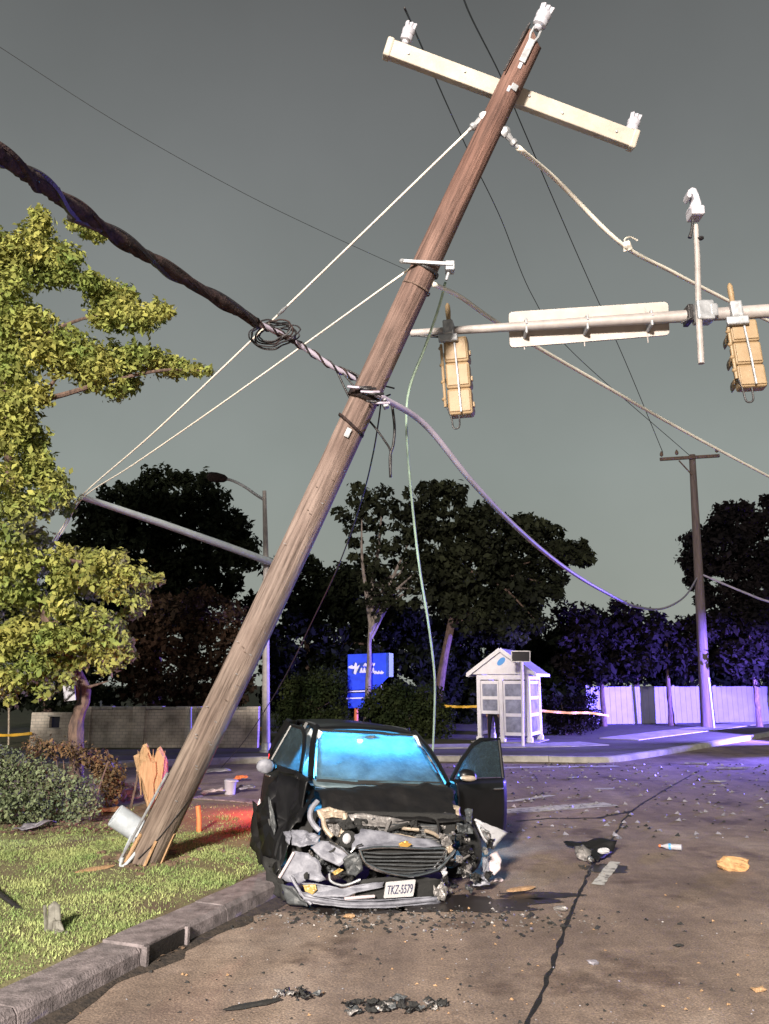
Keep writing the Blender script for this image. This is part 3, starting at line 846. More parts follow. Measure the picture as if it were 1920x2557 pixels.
# lashing hardware where the heavy cable crosses
p, tcv, sd = frame_at(985)
for k in range(7):
    mb = MB(); q = p + tcv * (pole_r(985) + .05) + sd * (-.12 + .05 * k) + PDIR * rnd.uniform(-.06, .06)
    mb.tube(cr([q - sd * .09 - PDIR * .03, q + tcv * .04, q + sd * .09 + PDIR * .05], 5), .015, 6); mb.build('cable_strap', M['black_rubber'] if k % 3 else M['cable_grey'], pole, smooth=True)
mb = MB(); mb.box(p + sd * (pole_r(985) + .07) + tcv * .05, (.06, .10, .13), Matrix.Rotation(R(-25), 3, 'Y')); mb.build('through_bolt', M['galv'], pole, bev=.01)

# ------------------------------------------------------------------ cables and wires
def cable(name, pts, r, m, label, cat='cable', n=8, k=10, group=None, twist=0, jit=0.0):
    c = cr(pts, k)
    if jit:
        r = [(r[0] + (r[1] - r[0]) * i / (len(c) - 1)) * (1 + jit * noise.noise(Vector((i * .9, 0, 0)))) for i in range(len(c))]
        c = [p + noise.noise_vector(p * 3) * .012 for p in c]
    mb = MB(); mb.tube(c, r if not isinstance(r, (list, tuple)) or len(r) > 2 else [r[0] + (r[1] - r[0]) * i / (len(c) - 1) for i in range(len(c))], n)
    o = mb.build(name, m, smooth=True, label=label, cat=cat, group=group, auto=180)
    if twist:
        for s_ in range(2):
            m2 = MB(); q = []
            for i, p in enumerate(c):
                t = (c[min(i + 1, len(c) - 1)] - c[max(i - 1, 0)]).normalized(); a = t.orthogonal().normalized(); b = t.cross(a)
                an = i * (.9 if not jit else .23) + s_ * math.pi; q.append(p + (a * math.cos(an) + b * math.sin(an)) * twist)
            m2.tube(q, twist * (.35 if not jit else .5), 5); m2.build('lashing_wire', M['black_rubber'] if s_ else M['cable_sheath'], o)
    return o
def side_pt(py, s_, front=.0):
    p, tcv, sd = frame_at(py); return p + (sd * s_ + tcv * front).normalized() * (pole_r(py) + .01)
attach = frame_at(985)[0] + frame_at(985)[1] * (pole_r(985) + .05)
L0, L1 = Vector(P(-260, 190, 3.6)), attach
cable('overhead_cable', [P(-260, 190, 3.6), P(0, 385, 4.3), P(180, 515, 5.2), P(400, 660, 6.3), P(640, 805, 7.6)], (.050, .054), M['cable_sheath'], 'thick dark lashed cable bundle crossing the sky from upper left to coil', twist=.05, k=26, jit=.35)
cable('overhead_cable', [P(640, 805, 7.6), P(730, 850, 8.0), P(830, 915, 8.25), P(905, 955, 8.4), attach], (.03, .03), M['cable_grey'], 'short purple grey cable between the wire coil and the leaning pole', twist=.035)
cable('cable_stub', [P(178, 540, 5.3), P(205, 550, 5.4), P(250, 568, 5.55)], .045, M['black_rubber'], 'stubby black splice hanging under the thick cable near the tree', 'cable splice')
# coil of slack cable
cx = thing('cable_coil', P(690, 880, 7.9), 'flattened coil of black slack cable hung on the overhead line', 'cable coil')
for k in range(7):
    pts = []
    rx, rz, oy = .275 - .018 * k, .165 - .010 * k, rnd.uniform(-.06, .06)
    for i in range(21):
        a = 2 * math.pi * i / 20
        skew = .05 * math.cos(a * 2 + k)
        pts.append(P(686, 835, 7.85) + Vector((rx * math.cos(a) + rnd.uniform(-.012, .012), oy + .06 * math.sin(a + k), rz * math.sin(a) * (1.0 if math.cos(a) < 0 else .8) + .03 * math.cos(a) + skew * .3)))
    mb = MB(); mb.tube(cr(pts, 3), .0085, 6); mb.build('loop', M['black_rubber'] if k != 4 else M['cable_sheath'], cx, smooth=True)
mb = MB(); mb.beam(P(640, 805, 7.7), P(735, 855, 7.95), .04, .03); mb.build('tie_bar', M['cable_sheath'], cx)
# heavy cable to the right, sagging to the far pole
cable('sagging_cable', [attach + Vector((.1, .05, 0)), P(1060, 1060, 8.9), P(1180, 1205, 9.8), P(1290, 1318, 11.2), P(1400, 1410, 13.2), P(1500, 1473, 16), P(1590, 1515, 20), P(1660, 1518, 25.5), P(1712, 1487, 32), P(1742, 1440, 36.9)], (.036, .036), M['cable_grey'], 'heavy pale purple cable sagging from the leaning pole to the far pole', twist=0, n=10)
# black loops of drop wire under the lashing
a_ = attach
cable('drop_wire', [P(840, 925, 8.3), P(880, 1005, 8.35), P(930, 1060, 8.4), P(960, 1100, 8.45), P(975, 1130, 8.5), P(975, 1190, 8.5)], .012, M['black_rubber'], 'slack black drop wire looping across the front of the leaning pole', 'wire')
cable('drop_wire', [P(978, 1005, 8.45), P(985, 1065, 8.5), P(982, 1110, 8.5), P(974, 1140, 8.5), P(975, 1192, 8.52)], .016, M['black_rubber'], 'short stiff black drop wire hanging right of the leaning pole', 'wire')
cable('drop_wire', [P(845, 915, 8.3), P(880, 930, 8.32), P(930, 955, 8.35), P(985, 970, 8.4)], .010, M['black_rubber'], 'upper thin black wire fanning from cable to the pole lashing', 'wire')
cable('drop_wire', [P(850, 925, 8.3), P(890, 970, 8.32), P(930, 1000, 8.35), P(975, 985, 8.4)], .010, M['black_rubber'], 'lower thin black wire fanning from cable to the pole lashing', 'wire')
cable('hanging_wire', [P(952, 1000, 8.55), P(944, 1060, 8.6), P(930, 1140, 8.8), P(905, 1240, 9.4), P(850, 1400, 10.8), P(780, 1550, 12.6), P(700, 1710, 15), P(610, 1850, 18), P(545, 1925, 20)], .009, M['wire_dark'], 'long thin dark wire trailing from the pole lashing down left behind', 'wire')
# pale guy wires to the left, draped over the tip of the far signal arm
g1 = clevis(310, -1, 'guy_clevis', (-.7, .25, -.55)); g2 = side_pt(688, -1, .2)
TIP = P(205, 1243, 15.0)
cable('guy_wire', [g1, g1.lerp(TIP, .34) - Vector((0, 0, .05)), g1.lerp(TIP, .7) - Vector((0, 0, .06)), TIP + Vector((0, 0, .05)), P(160, 1310, 15.2), P(122, 1372, 15.4), P(60, 1500, 15.8)], .014, M['wire_white'], 'upper pale guy wire stretched down left from near the crossarm', 'wire', n=6)
cable('guy_wire', [g2, g2.lerp(TIP, .4) - Vector((0, 0, .05)), g2.lerp(TIP, .75) - Vector((0, 0, .05)), TIP + Vector((.05, -.02, .02)), P(165, 1312, 15.2), P(128, 1375, 15.4), P(70, 1500, 15.8)], .012, M['wire_white'], 'lower pale guy wire stretched down left from the middle strap', 'wire', n=6)
sp_ = g1.lerp(TIP, .34) - Vector((0, 0, .05)); sd_ = (TIP - g1).normalized()
mb = MB(); mb.tube([sp_ - sd_ * .12, sp_, sp_ + sd_ * .12], [.014, .028, .014], 8); mb.build('wire_splice', M['galv'], bpy.data.objects['guy_wire'])
g3 = clevis(318, 1, 'guy_clevis', (.65, .3, -.6)); g4 = side_pt(696, 1, .2)
cable('span_wire', [g3, P(1400, 460, 8.7), P(1550, 608, 9.4), P(1680, 680, 10.3), P(1800, 742, 11.2), P(1920, 802, 12.2), P(2100, 880, 14)], (.03, .026), M['wire_white'], 'thick pale insulated span wire falling right from just under the crossarm', 'wire')
kn = thing('wire_clamp', P(1565, 615, 9.45), 'knotted white clamp with a loose tail on the upper span wire', 'wire clamp')
mb = MB(); mb.blob(P(1565, 615, 9.45), .065, amp=.7, fr=4); mb.build('clamp_body', M['wire_white'], kn, smooth=True)
mb = MB(); mb.tube(cr([P(1562, 610, 9.45), P(1560, 597, 9.4), P(1575, 592, 9.4), P(1592, 601, 9.4)], 5), .012, 6); mb.build('loose_tail', M['wire_white'], kn, smooth=True)
cable('span_wire', [g4, P(1150, 742, 9.0), P(1225, 795, 9.9), P(1350, 872, 11.3), P(1500, 958, 13), P(1700, 1072, 15.5), P(1920, 1190, 18), P(2150, 1310, 21)], (.028, .034), M['wire_white'], 'thick pale insulated span wire falling right from the middle strap', 'wire')
cable('hanging_wire', [P(1112, 705, 8.3), P(1095, 770, 8.35), P(1060, 870, 8.5), P(1025, 960, 8.6), P(1015, 1040, 8.8), P(1022, 1180, 9.3), P(1045, 1400, 10), P(1070, 1560, 10.6), P(1085, 1690, 11.2), P(1084, 1800, 11.8), P(1080, 1888, 12.2)], .016, M['wire_green'], 'pale green wire dangling from the middle strap down behind the car', 'wire')
# dark conductors far above
cable('aerial_wire', [P(-150, 20, 30), P(0, 118, 32), P(300, 310, 35), P(600, 478, 38), P(830, 590, 41), P(1050, 690, 44)], .014, M['wire_dark'], 'dark aerial conductor crossing the upper left sky', 'wire')
cable('aerial_wire', [P(1140, -60, 9), P(1175, 40, 12), P(1250, 190, 16), P(1310, 330, 20), P(1400, 540, 25), P(1470, 700, 29), P(1560, 900, 33), P(1655, 1130, 37)], .017, M['wire_dark'], 'dark aerial conductor passing behind the top of the leaning pole', 'wire')
cable('aerial_wire', [P(1010, 20, 8.5), P(1050, 110, 11), P(1120, 270, 15), P(1180, 400, 19), P(1250, 545, 23), P(1330, 740, 28), P(1430, 880, 32), P(1725, 1140, 37)], .015, M['wire_dark'], 'dark aerial conductor dropping behind the left half of the crossarm', 'wire')

# ================================================================== SIGNAL MAST (right)
AL, AR = D(1026, 832, 9.9), D(1930, 776, 8.9)
ad_ = (AR - AL).normalized()
AE = AL + ad_ * 8.6
FRONT = Vector((0, -1, .0))
mast = thing('signal_mast', Vector((AE.x, AE.y, 0)), 'galvanised traffic signal mast whose long arm reaches in from the right', 'signal mast')
mb = MB(); mb.tube([AL, AL.lerp(AE, .3), AL.lerp(AE, .56)], [.045, .065, .085], 14); mb.build('mast_arm', M['galv_dull'], mast, smooth=True)
mb = MB(); mb.tube([AL.lerp(AE, .545), AL.lerp(AE, .75), AE], [.112, .125, .15], 14); mb.build('arm_sleeve', M['galv_dull'], mast, smooth=True)
mb = MB(); mb.tube([Vector((AE.x, AE.y, 0)), AE + Vector((0, 0, .4))], [.19, .14], 16); mb.build('column', M['galv_dull'], mast, smooth=True)
mb = MB(); mb.tube([AL - ad_ * .12 + FRONT * .03, AL + ad_ * .15 + Vector((0, 0, -.05)), AL + ad_ * .5 + Vector((0, 0, -.09))], .014, 6); mb.build('arm_lead_wire', M['black_rubber'], mast)
def arm_at(px):
    lo, hi = 0, 1.0
    for _ in range(40):
        m = (lo + hi) / 2
        if proj(AL.lerp(AE, m))[0] < px: lo = m
        else: hi = m
    return AL.lerp(AE, lo)
def signal(px, tilt, label, zlen, yaw):
    c = arm_at(px); axv = Vector((math.sin(R(tilt)), 0, -math.cos(R(tilt))))
    Rz = Matrix.Rotation(R(yaw), 3, 'Z')
    fw = Rz @ Vector((0, 1, 0)); sd_ = Rz @ Vector((1, 0, 0))
    r = thing('traffic_signal', c, label, 'traffic signal', 'traffic signals on the mast arm')
    sh = sd_ * .045
    top = c + axv * .10 + sh
    sec = zlen / 3
    rot = Matrix((sd_, fw, -axv)).transposed()
    for k in range(3):
        m2 = MB(); q = top + axv * (sec * (k + .5)); m2.box(q + fw * .05, (.30, .19, sec * .995), rot)
        h = m2.build('signal_section', M['signal_yellow'], r, bev=.03)
        m3 = MB(); m3.box(q - fw * .05, (.26, .02, sec * .80), rot); m3.build('door_rib', M['signal_yellow'], h, bev=.008)
        m4 = MB()
        for j in range(13):
            a0 = math.pi * (-.12 + 1.24 * j / 13); a1 = math.pi * (-.12 + 1.24 * (j + 1) / 13)
            pts = [q + fw * .145 + (sd_ * math.cos(a) - axv * math.sin(a)) * .135 for a in (a0, a1)]
            m4.add(pts + [pts[1] + fw * .22, pts[0] + fw * .22], [(0, 1, 2, 3)])
        m4.build('visor', M['signal_yellow'], h, solid=.008, smooth=True)
        m5 = MB(); m5.lathe([(.001, 0), (.125, 0), (.12, .015), (.001, .03)], 18, axis_mat(q + fw * .146, fw)); m5.build('lens', mat('dark_signal_lens', [(.10, .01, .01), (.12, .07, .01), (.01, .10, .05)][k], .2), h)
        for s_ in (-1, 1):
            m6 = MB(); m6.box(q + sd_ * s_ * .158 + fw * .08 + axv * .02, (.025, .05, .06), rot); m6.build('hinge', M['signal_yellow'], h, bev=.005)
    # upper spigot, clamp and hanging tube at the back left
    m2 = MB(); m2.lathe([(.045, .06), (.045, .10), (.028, .16), (.034, .26), (.030, .34), (.012, .375)], 12, axis_mat(c - sd_ * .02, -axv)); m2.build('finial', M['signal_yellow'], r, smooth=True)
    m2 = MB(); m2.box(c + sd_ * -.02 + fw * -.005, (.13, .25, .20), rot); m2.build('arm_clamp', M['galv'], r, bev=.02)
    m2 = MB(); m2.box(c + axv * .14 - sd_ * .03 - fw * .1, (.24, .06, .10), rot); m2.build('bracket', M['galv'], r, bev=.015)
    q = c + axv * .2 - sd_ * .13 - fw * .06
    m2 = MB(); m2.tube([q, q + axv * (zlen - .2)], .018, 8)
    for j in range(4): m2.blob(q + axv * (.05 + (zlen - .35) * j / 3) - sd_ * .01, .028)
    m2.build('support_tube', M['signal_yellow'], r, smooth=True)
    m2 = MB(); e0 = top + axv * zlen - fw * .02
    m2.tube(cr([q + axv * (zlen - .25), e0 - sd_ * .12 + axv * .02, e0 - sd_ * .10 + axv * .16, e0 - sd_ * .03 + axv * .15, e0 - sd_ * .02], 5), .011, 6); m2.build('wire_loop', M['black_rubber'], r, smooth=True)
    m2 = MB(); m2.tube([c + axv * .2 - fw * .07 + sd_ * .04, c + axv * .55 - fw * .09 + sd_ * .05, c + axv * (zlen + .08) - fw * .08 + sd_ * .06], .013, 6); m2.build('back_wire', M['galv'], r)
    return r
signal(1126, 3.0, 'faded yellow traffic signal seen from behind, left of the street sign', 1.02, -14)
signal(1838, 3.5, 'faded yellow traffic signal seen from behind, right of the detector pole', .82, -10)
# street sign seen from behind, bolted to the far side of the arm
sc_ = [(1270, 779), (1668, 753), (1672, 836), (1273, 868)]
yb = arm_at(1470).y + .16
def rr_corner(pts, r, n=4):
    out = []; m = len(pts)
    for i in range(m):
        p0, p1, p2 = pts[i - 1], pts[i], pts[(i + 1) % m]
        a = p1 + (p0 - p1).normalized() * r; b = p1 + (p2 - p1).normalized() * r
        for k in range(n + 1):
            t = k / n; out.append(a * (1 - t) ** 2 + p1 * 2 * t * (1 - t) + b * t * t)
    return out
dl = (arm_at(1270).y + .13, arm_at(1670).y + .15)
q4 = [P(sc_[0][0], sc_[0][1], dl[0]), P(sc_[1][0], sc_[1][1], dl[1]), P(sc_[2][0], sc_[2][1], dl[1]), P(sc_[3][0], sc_[3][1], dl[0])]
sg = thing('street_sign', (q4[2] + q4[3]) / 2, 'long pale blank back of a street name sign clamped to mast arm', 'sign')
mb = MB(); mb.prism(rr_corner(q4, .06), (0, .025, 0)); mb.build('sign_panel', M['sign_back'], sg)
for px in (1313, 1465, 1625):
    a = arm_at(px)
    mb = MB(); mb.box(a + Vector((0, .05, -.01)), (.03, .20, .20)); mb.build('sign_clamp', M['galv'], sg, bev=.012)
    mb = MB(); mb.blob(a + Vector((0, -.065, .01)), .014); mb.build('clamp_bolt', M['porcelain'], sg, smooth=True)
    mb = MB(); mb.beam(a + Vector((0, .155, .22)), a + Vector((0, .155, -.24)), .012, .008, (0, 1, 0)); mb.build('back_rib', M['galv_dull'], sg)
# detector camera on its vertical tube
dc = thing('detector_camera', arm_at(1746), 'white traffic detection camera on a thin vertical tube above the arm', 'camera')
yq = arm_at(1746).y - .11
mb = MB(); mb.tube([P(1737, 562, yq), P(1741, 640, yq), P(1744, 780, yq), P(1751, 908, yq)], [.028, .032, .036, .036], 10); mb.build('tube', M['galv_dull'], dc, smooth=True)
mb = MB(); mb.box(P(1736, 534, yq), (.155, .2, .12)); mb.build('housing', M['bucket'], dc, bev=.02)
pr = [(1722, 520), (1752, 519), (1751, 505), (1745, 485), (1738, 470), (1728, 467), (1718, 475), (1716, 487), (1722, 493), (1728, 490), (1727, 483), (1731, 485), (1733, 496), (1726, 508)]
mb = MB(); mb.prism([P(x, y, yq - .06) for x, y in pr], (0, .14, 0)); mb.build('sun_shroud', M['bucket'], dc, bev=.008)
mb = MB(); mb.tube([P(1730, 548, yq - .05), P(1727, 575, yq - .05), P(1722, 594, yq - .04)], [.016, .014, .024], 6); mb.blob(P(1749, 595, yq - .02), .04, sq=(1, 1, .6)); mb.build('cable_lead', M['black_rubber'], dc)
mb = MB(); mb.box(arm_at(1750) + Vector((0, -.06, 0)), (.20, .2, .24)); mb.box(arm_at(1762) + Vector((.04, -.03, 0)), (.10, .24, .16)); mb.build('mounting_clamp', M['galv'], dc, bev=.02)
mb = MB(); mb.box(arm_at(1717) + Vector((0, -.01, .0)), (.06, .2, .2)); mb.tube([arm_at(1690) + Vector((0, -.1, -.13)), arm_at(1718) + Vector((0, -.12, -.07))], .015, 6); mb.build('junction_block', M['black_rubber'], dc, bev=.01)

# ================================================================== LEFT SIGNAL / LIGHT COLUMN
SLB = G(664, 1878, .15)
sl = thing('light_column', SLB, 'slim pale steel street light column standing behind the car', 'street light')
YS = SLB.y
mb = MB(); mb.tube([SLB, P(664, 1700, YS), P(664, 1400, YS), P(660, 1226, YS)], [.125, .11, .085, .06], 14); mb.build('column', M['galv_dull'], sl, smooth=True)
mb = MB(); mb.lathe([(.2, 0), (.2, .04), (.15, .06), (.14, .25), (.12, .27)], 14, axis_mat(SLB, (0, 0, 1))); mb.build('base_plate', M['galv'], sl, smooth=True)
mb = MB(); mb.tube(cr([P(659, 1248, YS), P(640, 1236, YS), P(610, 1215, YS), P(580, 1200, YS), P(552, 1194, YS)], 6), [.045] * 25, 8); mb.build('lamp_bracket', M['galv'], sl, smooth=True)
mb = MB(); mb.lathe([(.05, -.1), (.12, .0), (.16, .25), (.15, .45), (.06, .55), (.001, .56)], 12, axis_mat(P(560, 1195, YS), (P(524, 1190, YS) - P(560, 1195, YS)))); mb.build('lamp_head', M['cable_sheath'], sl, smooth=True)
# its long signal arm, reaching left towards the camera
mb = MB(); mb.tube([P(676, 1404, YS), P(560, 1362, 20.6), P(400, 1306, 18), P(203, 1240, 15.0)], [.11, .10, .085, .06], 12); mb.build('signal_arm', mat('pale_blue_painted_tube', (.66, .72, .74), .4, .2, var=.1, vs=4), sl, smooth=True)
mb = MB(); mb.lathe([(.15, -.12), (.16, 0), (.15, .12)], 12, axis_mat(P(664, 1402, YS), (0, 0, 1))); mb.build('arm_collar', M['galv'], sl, smooth=True)

# ================================================================== FAR UTILITY POLE
FPB = G(1764, 1816, .15); YF = FPB.y
fp = thing('utility_pole', FPB, 'straight dark utility pole with crossarm standing by the far fence', 'utility pole')
mb = MB(); mb.tube([FPB, P(1748, 1500, YF), P(1728, 1136, YF)], [.25, .22, .15], 14); mb.build('shaft', mat('dark_pole_wood', (.16, .12, .11), .85, c2=(.08, .06, .055), vs=4, stretch=(4, 4, .3), bump=.5), fp, smooth=True)
mb = MB(); mb.beam(P(1648, 1147, YF - .25), P(1796, 1138, YF - .25), .12, .15); mb.build('crossarm', M['bark'], fp, bev=.01)
for px, py in ((1652, 1140), (1690, 1136), (1790, 1130)):
    mb = MB(); mb.lathe([(.03, 0), (.08, .05), (.08, .15), (.04, .22), (.03, .26)], 10, axis_mat(P(px, py, YF - .25), (0, 0, 1))); mb.build('insulator', M['bark'], fp, smooth=True)
mb = MB(); mb.beam(P(1695, 1150, YF - .2), P(1727, 1185, YF - .2), .05, .05); mb.build('arm_brace', M['bark'], fp)
mb = MB(); mb.tube([G(1776, 1818, .15) + Vector((0, -.3, 0)), G(1776, 1818, .15) + Vector((-.05, -.3, 2.2))], .055, 8); mb.build('conduit', M['porcelain'], fp, smooth=True)
cable('aerial_wire', [P(1742, 1430, 36.8), P(1800, 1455, 36), P(1860, 1480, 35), P(1920, 1502, 34), P(2050, 1530, 33)], .05, M['cable_grey'], 'pale cable running right from the far pole through the tree', 'wire')

# ================================================================== STUMP, LAWN BITS
SB = G(388, 2022, .15)
st = thing('pole_stump', SB, 'splintered raw orange stump of the snapped pole standing in soil', 'stump')
def stump_slab(pts, yo, th, seed, name='stump_core'):
    mb = MB(); vs = []; n = len(pts)
    cen = (sum(p[0] for p in pts) / n, sum(p[1] for p in pts) / n)
    for lay, (d, k) in enumerate(((0, .80), (.06, 1.0), (th * .6, 1.0), (th, .72))):
        for px, py in pts:
            vs.append(P(cen[0] + (px - cen[0]) * k, cen[1] + (py - cen[1]) * (k if py < 1990 else 1), SB.y + yo + d))
    fs = [tuple(range(n))] + [tuple(3 * n + i for i in range(n - 1, -1, -1))]
    for l in range(3):
        for i in range(n):
            j = (i + 1) % n; fs.append((l * n + i, (l + 1) * n + i, (l + 1) * n + j, l * n + j))
    mb.add(vs, fs); mb.crumple(.018, 7, seed); return mb.build(name, M['fresh_wood'], st)
stump_slab([(334, 1888), (349, 1880), (356, 1862), (366, 1857), (373, 1868), (376, 1884), (388, 1888), (394, 1868), (402, 1862), (409, 1880), (416, 1896), (417, 1925), (408, 1958), (400, 1985), (396, 2026), (370, 2026), (360, 1990), (348, 1950), (339, 1915)], -.17, .34, 1)
stump_slab([(340, 1925), (350, 1896), (364, 1890), (371, 1872), (379, 1893), (392, 1898), (394, 1930), (388, 1960), (386, 2000), (376, 2018), (366, 1990), (354, 1955)], -.22, .14, 2, 'splinter')
stump_slab([(404, 1900), (414, 1888), (421, 1902), (419, 1932), (410, 1960), (404, 1945)], -.02, .16, 3, 'splinter')
for k, (x0, y0, x1, y1) in enumerate(((352, 1985, 346, 1878), (382, 1990, 383, 1872), (398, 1980, 412, 1874), (372, 2000, 361, 1868))):
    mb = MB(); mb.tube([P(x0, y0, SB.y - .19), P((x0 + x1) / 2, (y0 + y1) / 2, SB.y - .205), P(x1, y1, SB.y - .16)], [.010, .016, .004], 5); mb.crumple(.012, 9, k); mb.build('sliver', M['fresh_wood'], st)
mb = MB(); mb.blob(SB + Vector((0, 0, -.02)), .42, 14, .5, 3, 1, (1, .8, .25)); mb.build('root_soil', M['dirt'], st)

# clods of torn soil round the foot of the pole
mb = MB()
for k in range(70):
    a = rnd.uniform(0, 6.28); r_ = .22 + abs(rnd.gauss(0, .28)); x, y = PB.x + .05 + r_ * math.cos(a) * 1.3, PB.y + r_ * math.sin(a)
    mb.blob((x, y, lawn_z(x, y) + .005), rnd.uniform(.012, .05), 7, .8, 3, k, (1.2, 1, .6))
mb.build('soil_clods', M['dirt'], kind='stuff', label='torn brown soil clods round the foot of the leaning pole', cat='soil')
# grey cable guard leaning against the foot of the pole, with its strap
gd = thing('cable_guard', G(330, 2165, .15), 'fallen grey plastic cable guard tube leaning behind the pole foot', 'pipe')
ga, gb = P(287, 2035, 9.6), P(385, 2100, 9.75)
Am = axis_mat(ga, gb - ga); LL = (gb - ga).length
mb = MB(); mb.lathe([(.115, 0), (.125, .01), (.125, LL * .62), (.118, LL * .63), (.118, LL)], 18, Am, cap=False); mb.build('tube', M['pipe'], gd, smooth=True, solid=.012)
mb = MB(); mb.lathe([(.13, LL * .60), (.134, LL * .61), (.134, LL * .66), (.13, LL * .67)], 18, Am, cap=False); mb.build('collar', M['pipe'], gd, smooth=True, solid=.01)
mb = MB(); mb.lathe([(.001, .10), (.112, .10)], 14, Am, cap=False); mb.build('bore', M['tar'], gd)
mb = MB(); mb.tube(cr([P(330, 2085, 9.45), P(314, 2120, 9.3), P(301, 2158, 9.15), P(308, 2163, 9.1), P(330, 2140, 9.15), P(350, 2112, 9.25)], 5), .018, 8); mb.build('strap', M['pipe'], gd, smooth=True)

# bent utility bracket on the lawn and a dark rod behind it
bm = thing('metal_bracket', G(142, 2340, .15), 'bent pale metal bracket standing on the lawn near the kerb', 'bracket')
ym = G(142, 2335, .15).y
def sheet(name, pts, m, parent, th=.02, crum=.006, seed=1.0, **kw):
    """torn, creased sheet: outline filled with rings of vertices pushed along ridged noise"""
    c = [Vector(p) for p in pts]; mb = MB()
    cen = sum(c, Vector()) / len(c); nrm = Vector()
    for i in range(len(c)): nrm += (c[i] - cen).cross(c[(i + 1) % len(c)] - cen)
    if nrm.length < 1e-6: nrm = Vector((0, -1, 0))
    nrm.normalize()
    size = max((p - cen).length for p in c)
    q = 5; ring = []
    for i in range(len(c)):
        a, b = c[i], c[(i + 1) % len(c)]
        for k in range(q):
            t = k / q; e_ = a.lerp(b, t)
            if 0 < k: e_ = e_ + (e_ - cen) * .10 * noise.noise(e_ * 23 + Vector((seed, 0, 0)))
            ring.append(e_)
    n = len(ring); lv = (.25, .5, .75, 1.0)
    vs = [cen]
    for l in lv: vs += [cen.lerp(p, l) for p in ring]
    fs = [(0, 1 + i, 1 + (i + 1) % n) for i in range(n)]
    for l in range(3):
        o_ = 1 + l * n
        fs += [(o_ + i, o_ + n + i, o_ + n + (i + 1) % n, o_ + (i + 1) % n) for i in range(n)]
    sd_ = Vector((seed * 3.1, seed, -seed)); fr = 1.6 / max(size, .03)
    out = []
    for p in vs:
        w = (p - cen) * fr + sd_
        rid = (1 - abs(noise.noise(w)) * 2.2) * .6 + (1 - abs(noise.noise(w * 2.3)) * 2.2) * .3
        out.append(p + nrm * (rid - .5) * crum * 1.7 + noise.noise_vector(w * 1.7) * crum * .35)
    mb.add(out, fs)
    return mb.build(name, m, parent, solid=th * .5, smooth=True, auto=14, **kw)
M['bracket_metal'] = mat('dull_bracket_metal', (.17, .165, .14), .6, .2, c2=(.09, .085, .07), vs=14)
sheet('upright_plate', [P(118, 2325, ym), P(120, 2262, ym + .03), P(134, 2250, ym + .05), P(150, 2258, ym + .06), P(156, 2330, ym), P(140, 2322, ym - .02)], M['bracket_metal'], bm)
sheet('foot_plate', [P(127, 2342, ym - .03), P(132, 2300, ym + .0), P(150, 2296, ym), P(162, 2325, ym - .02), P(146, 2328, ym - .04)], M['bracket_metal'], bm)
mb = MB(); mb.tube([P(166, 2325, ym - .02), P(169, 2345, ym - .02)], .012, 6); mb.tube([P(112, 2260, ym + .05), P(116, 2345, ym)], .014, 6); mb.build('leg', M['bracket_metal'], bm)
mb = MB(); mb.tube(cr([G(-30, 2205, .2), P(0, 2232, 7.75), P(62, 2280, 7.45)], 5), .022, 8); mb.build('fallen_rod', M['black_rubber'], smooth=True, label='thin black rod lying on the lawn at the left edge', cat='rod')
def chunk(name, pa, pb, w, h, m, label, cat='wood', seed=0.0, group=None):
    mb = MB(); a, b = Vector(pa), Vector(pb); n = 7
    d = (b - a); x = d.cross(Vector((0, 0, 1))).normalized(); u = x.cross(d.normalized())
    vs = []; fs = []
    for i in range(n + 1):
        t = i / n; c = a.lerp(b, t); k = (1 - abs(2 * t - 1) ** 4 * .7) * (1 + .3 * noise.noise(Vector((t * 6, seed, 0))))
        for (sx_, sz_) in ((-1, -.5), (1, -.5), (1.0, .5), (-.8, .5)):
            vs.append(c + x * sx_ * w / 2 * k + u * sz_ * h * k)
    for i in range(n):
        for k in range(4):
            k2 = (k + 1) % 4; fs.append((i * 4 + k, i * 4 + k2, (i + 1) * 4 + k2, (i + 1) * 4 + k))
    fs += [(3, 2, 1, 0), tuple(n * 4 + k for k in range(4))]
    mb.add(vs, fs); mb.crumple(min(w, h) * .25, 8, seed)
    return mb.build(name, m, label=label, cat=cat, group=group)
chunk('wood_splinter', G(188, 2178, .18), G(284, 2160, .18), .07, .03, M['fresh_wood'], 'long orange wood splinter lying on grass left of pole foot', seed=1)
chunk('wood_splinter', G(222, 2026, .2), G(318, 2018, .22), .10, .06, M['fresh_wood'], 'orange broken plank lying on soil in front of the stump', seed=2)
chunk('wood_splinter', G(1266, 2224, .035), G(1336, 2213, .035), .07, .03, M['fresh_wood'], 'pale orange wood splinter on the road right of the bumper', seed=3)
pk = G(497, 2080, .15)
mb = MB(); mb.tube([pk - Vector((0, 0, .02)), pk + Vector((-.01, 0, .2)), P(494, 2012, pk.y)], [.034, .033, .032], 10); mb.build('marker_stake', M['orange'], smooth=True, label='short orange marker stake standing in the soil behind the pole', cat='stake')
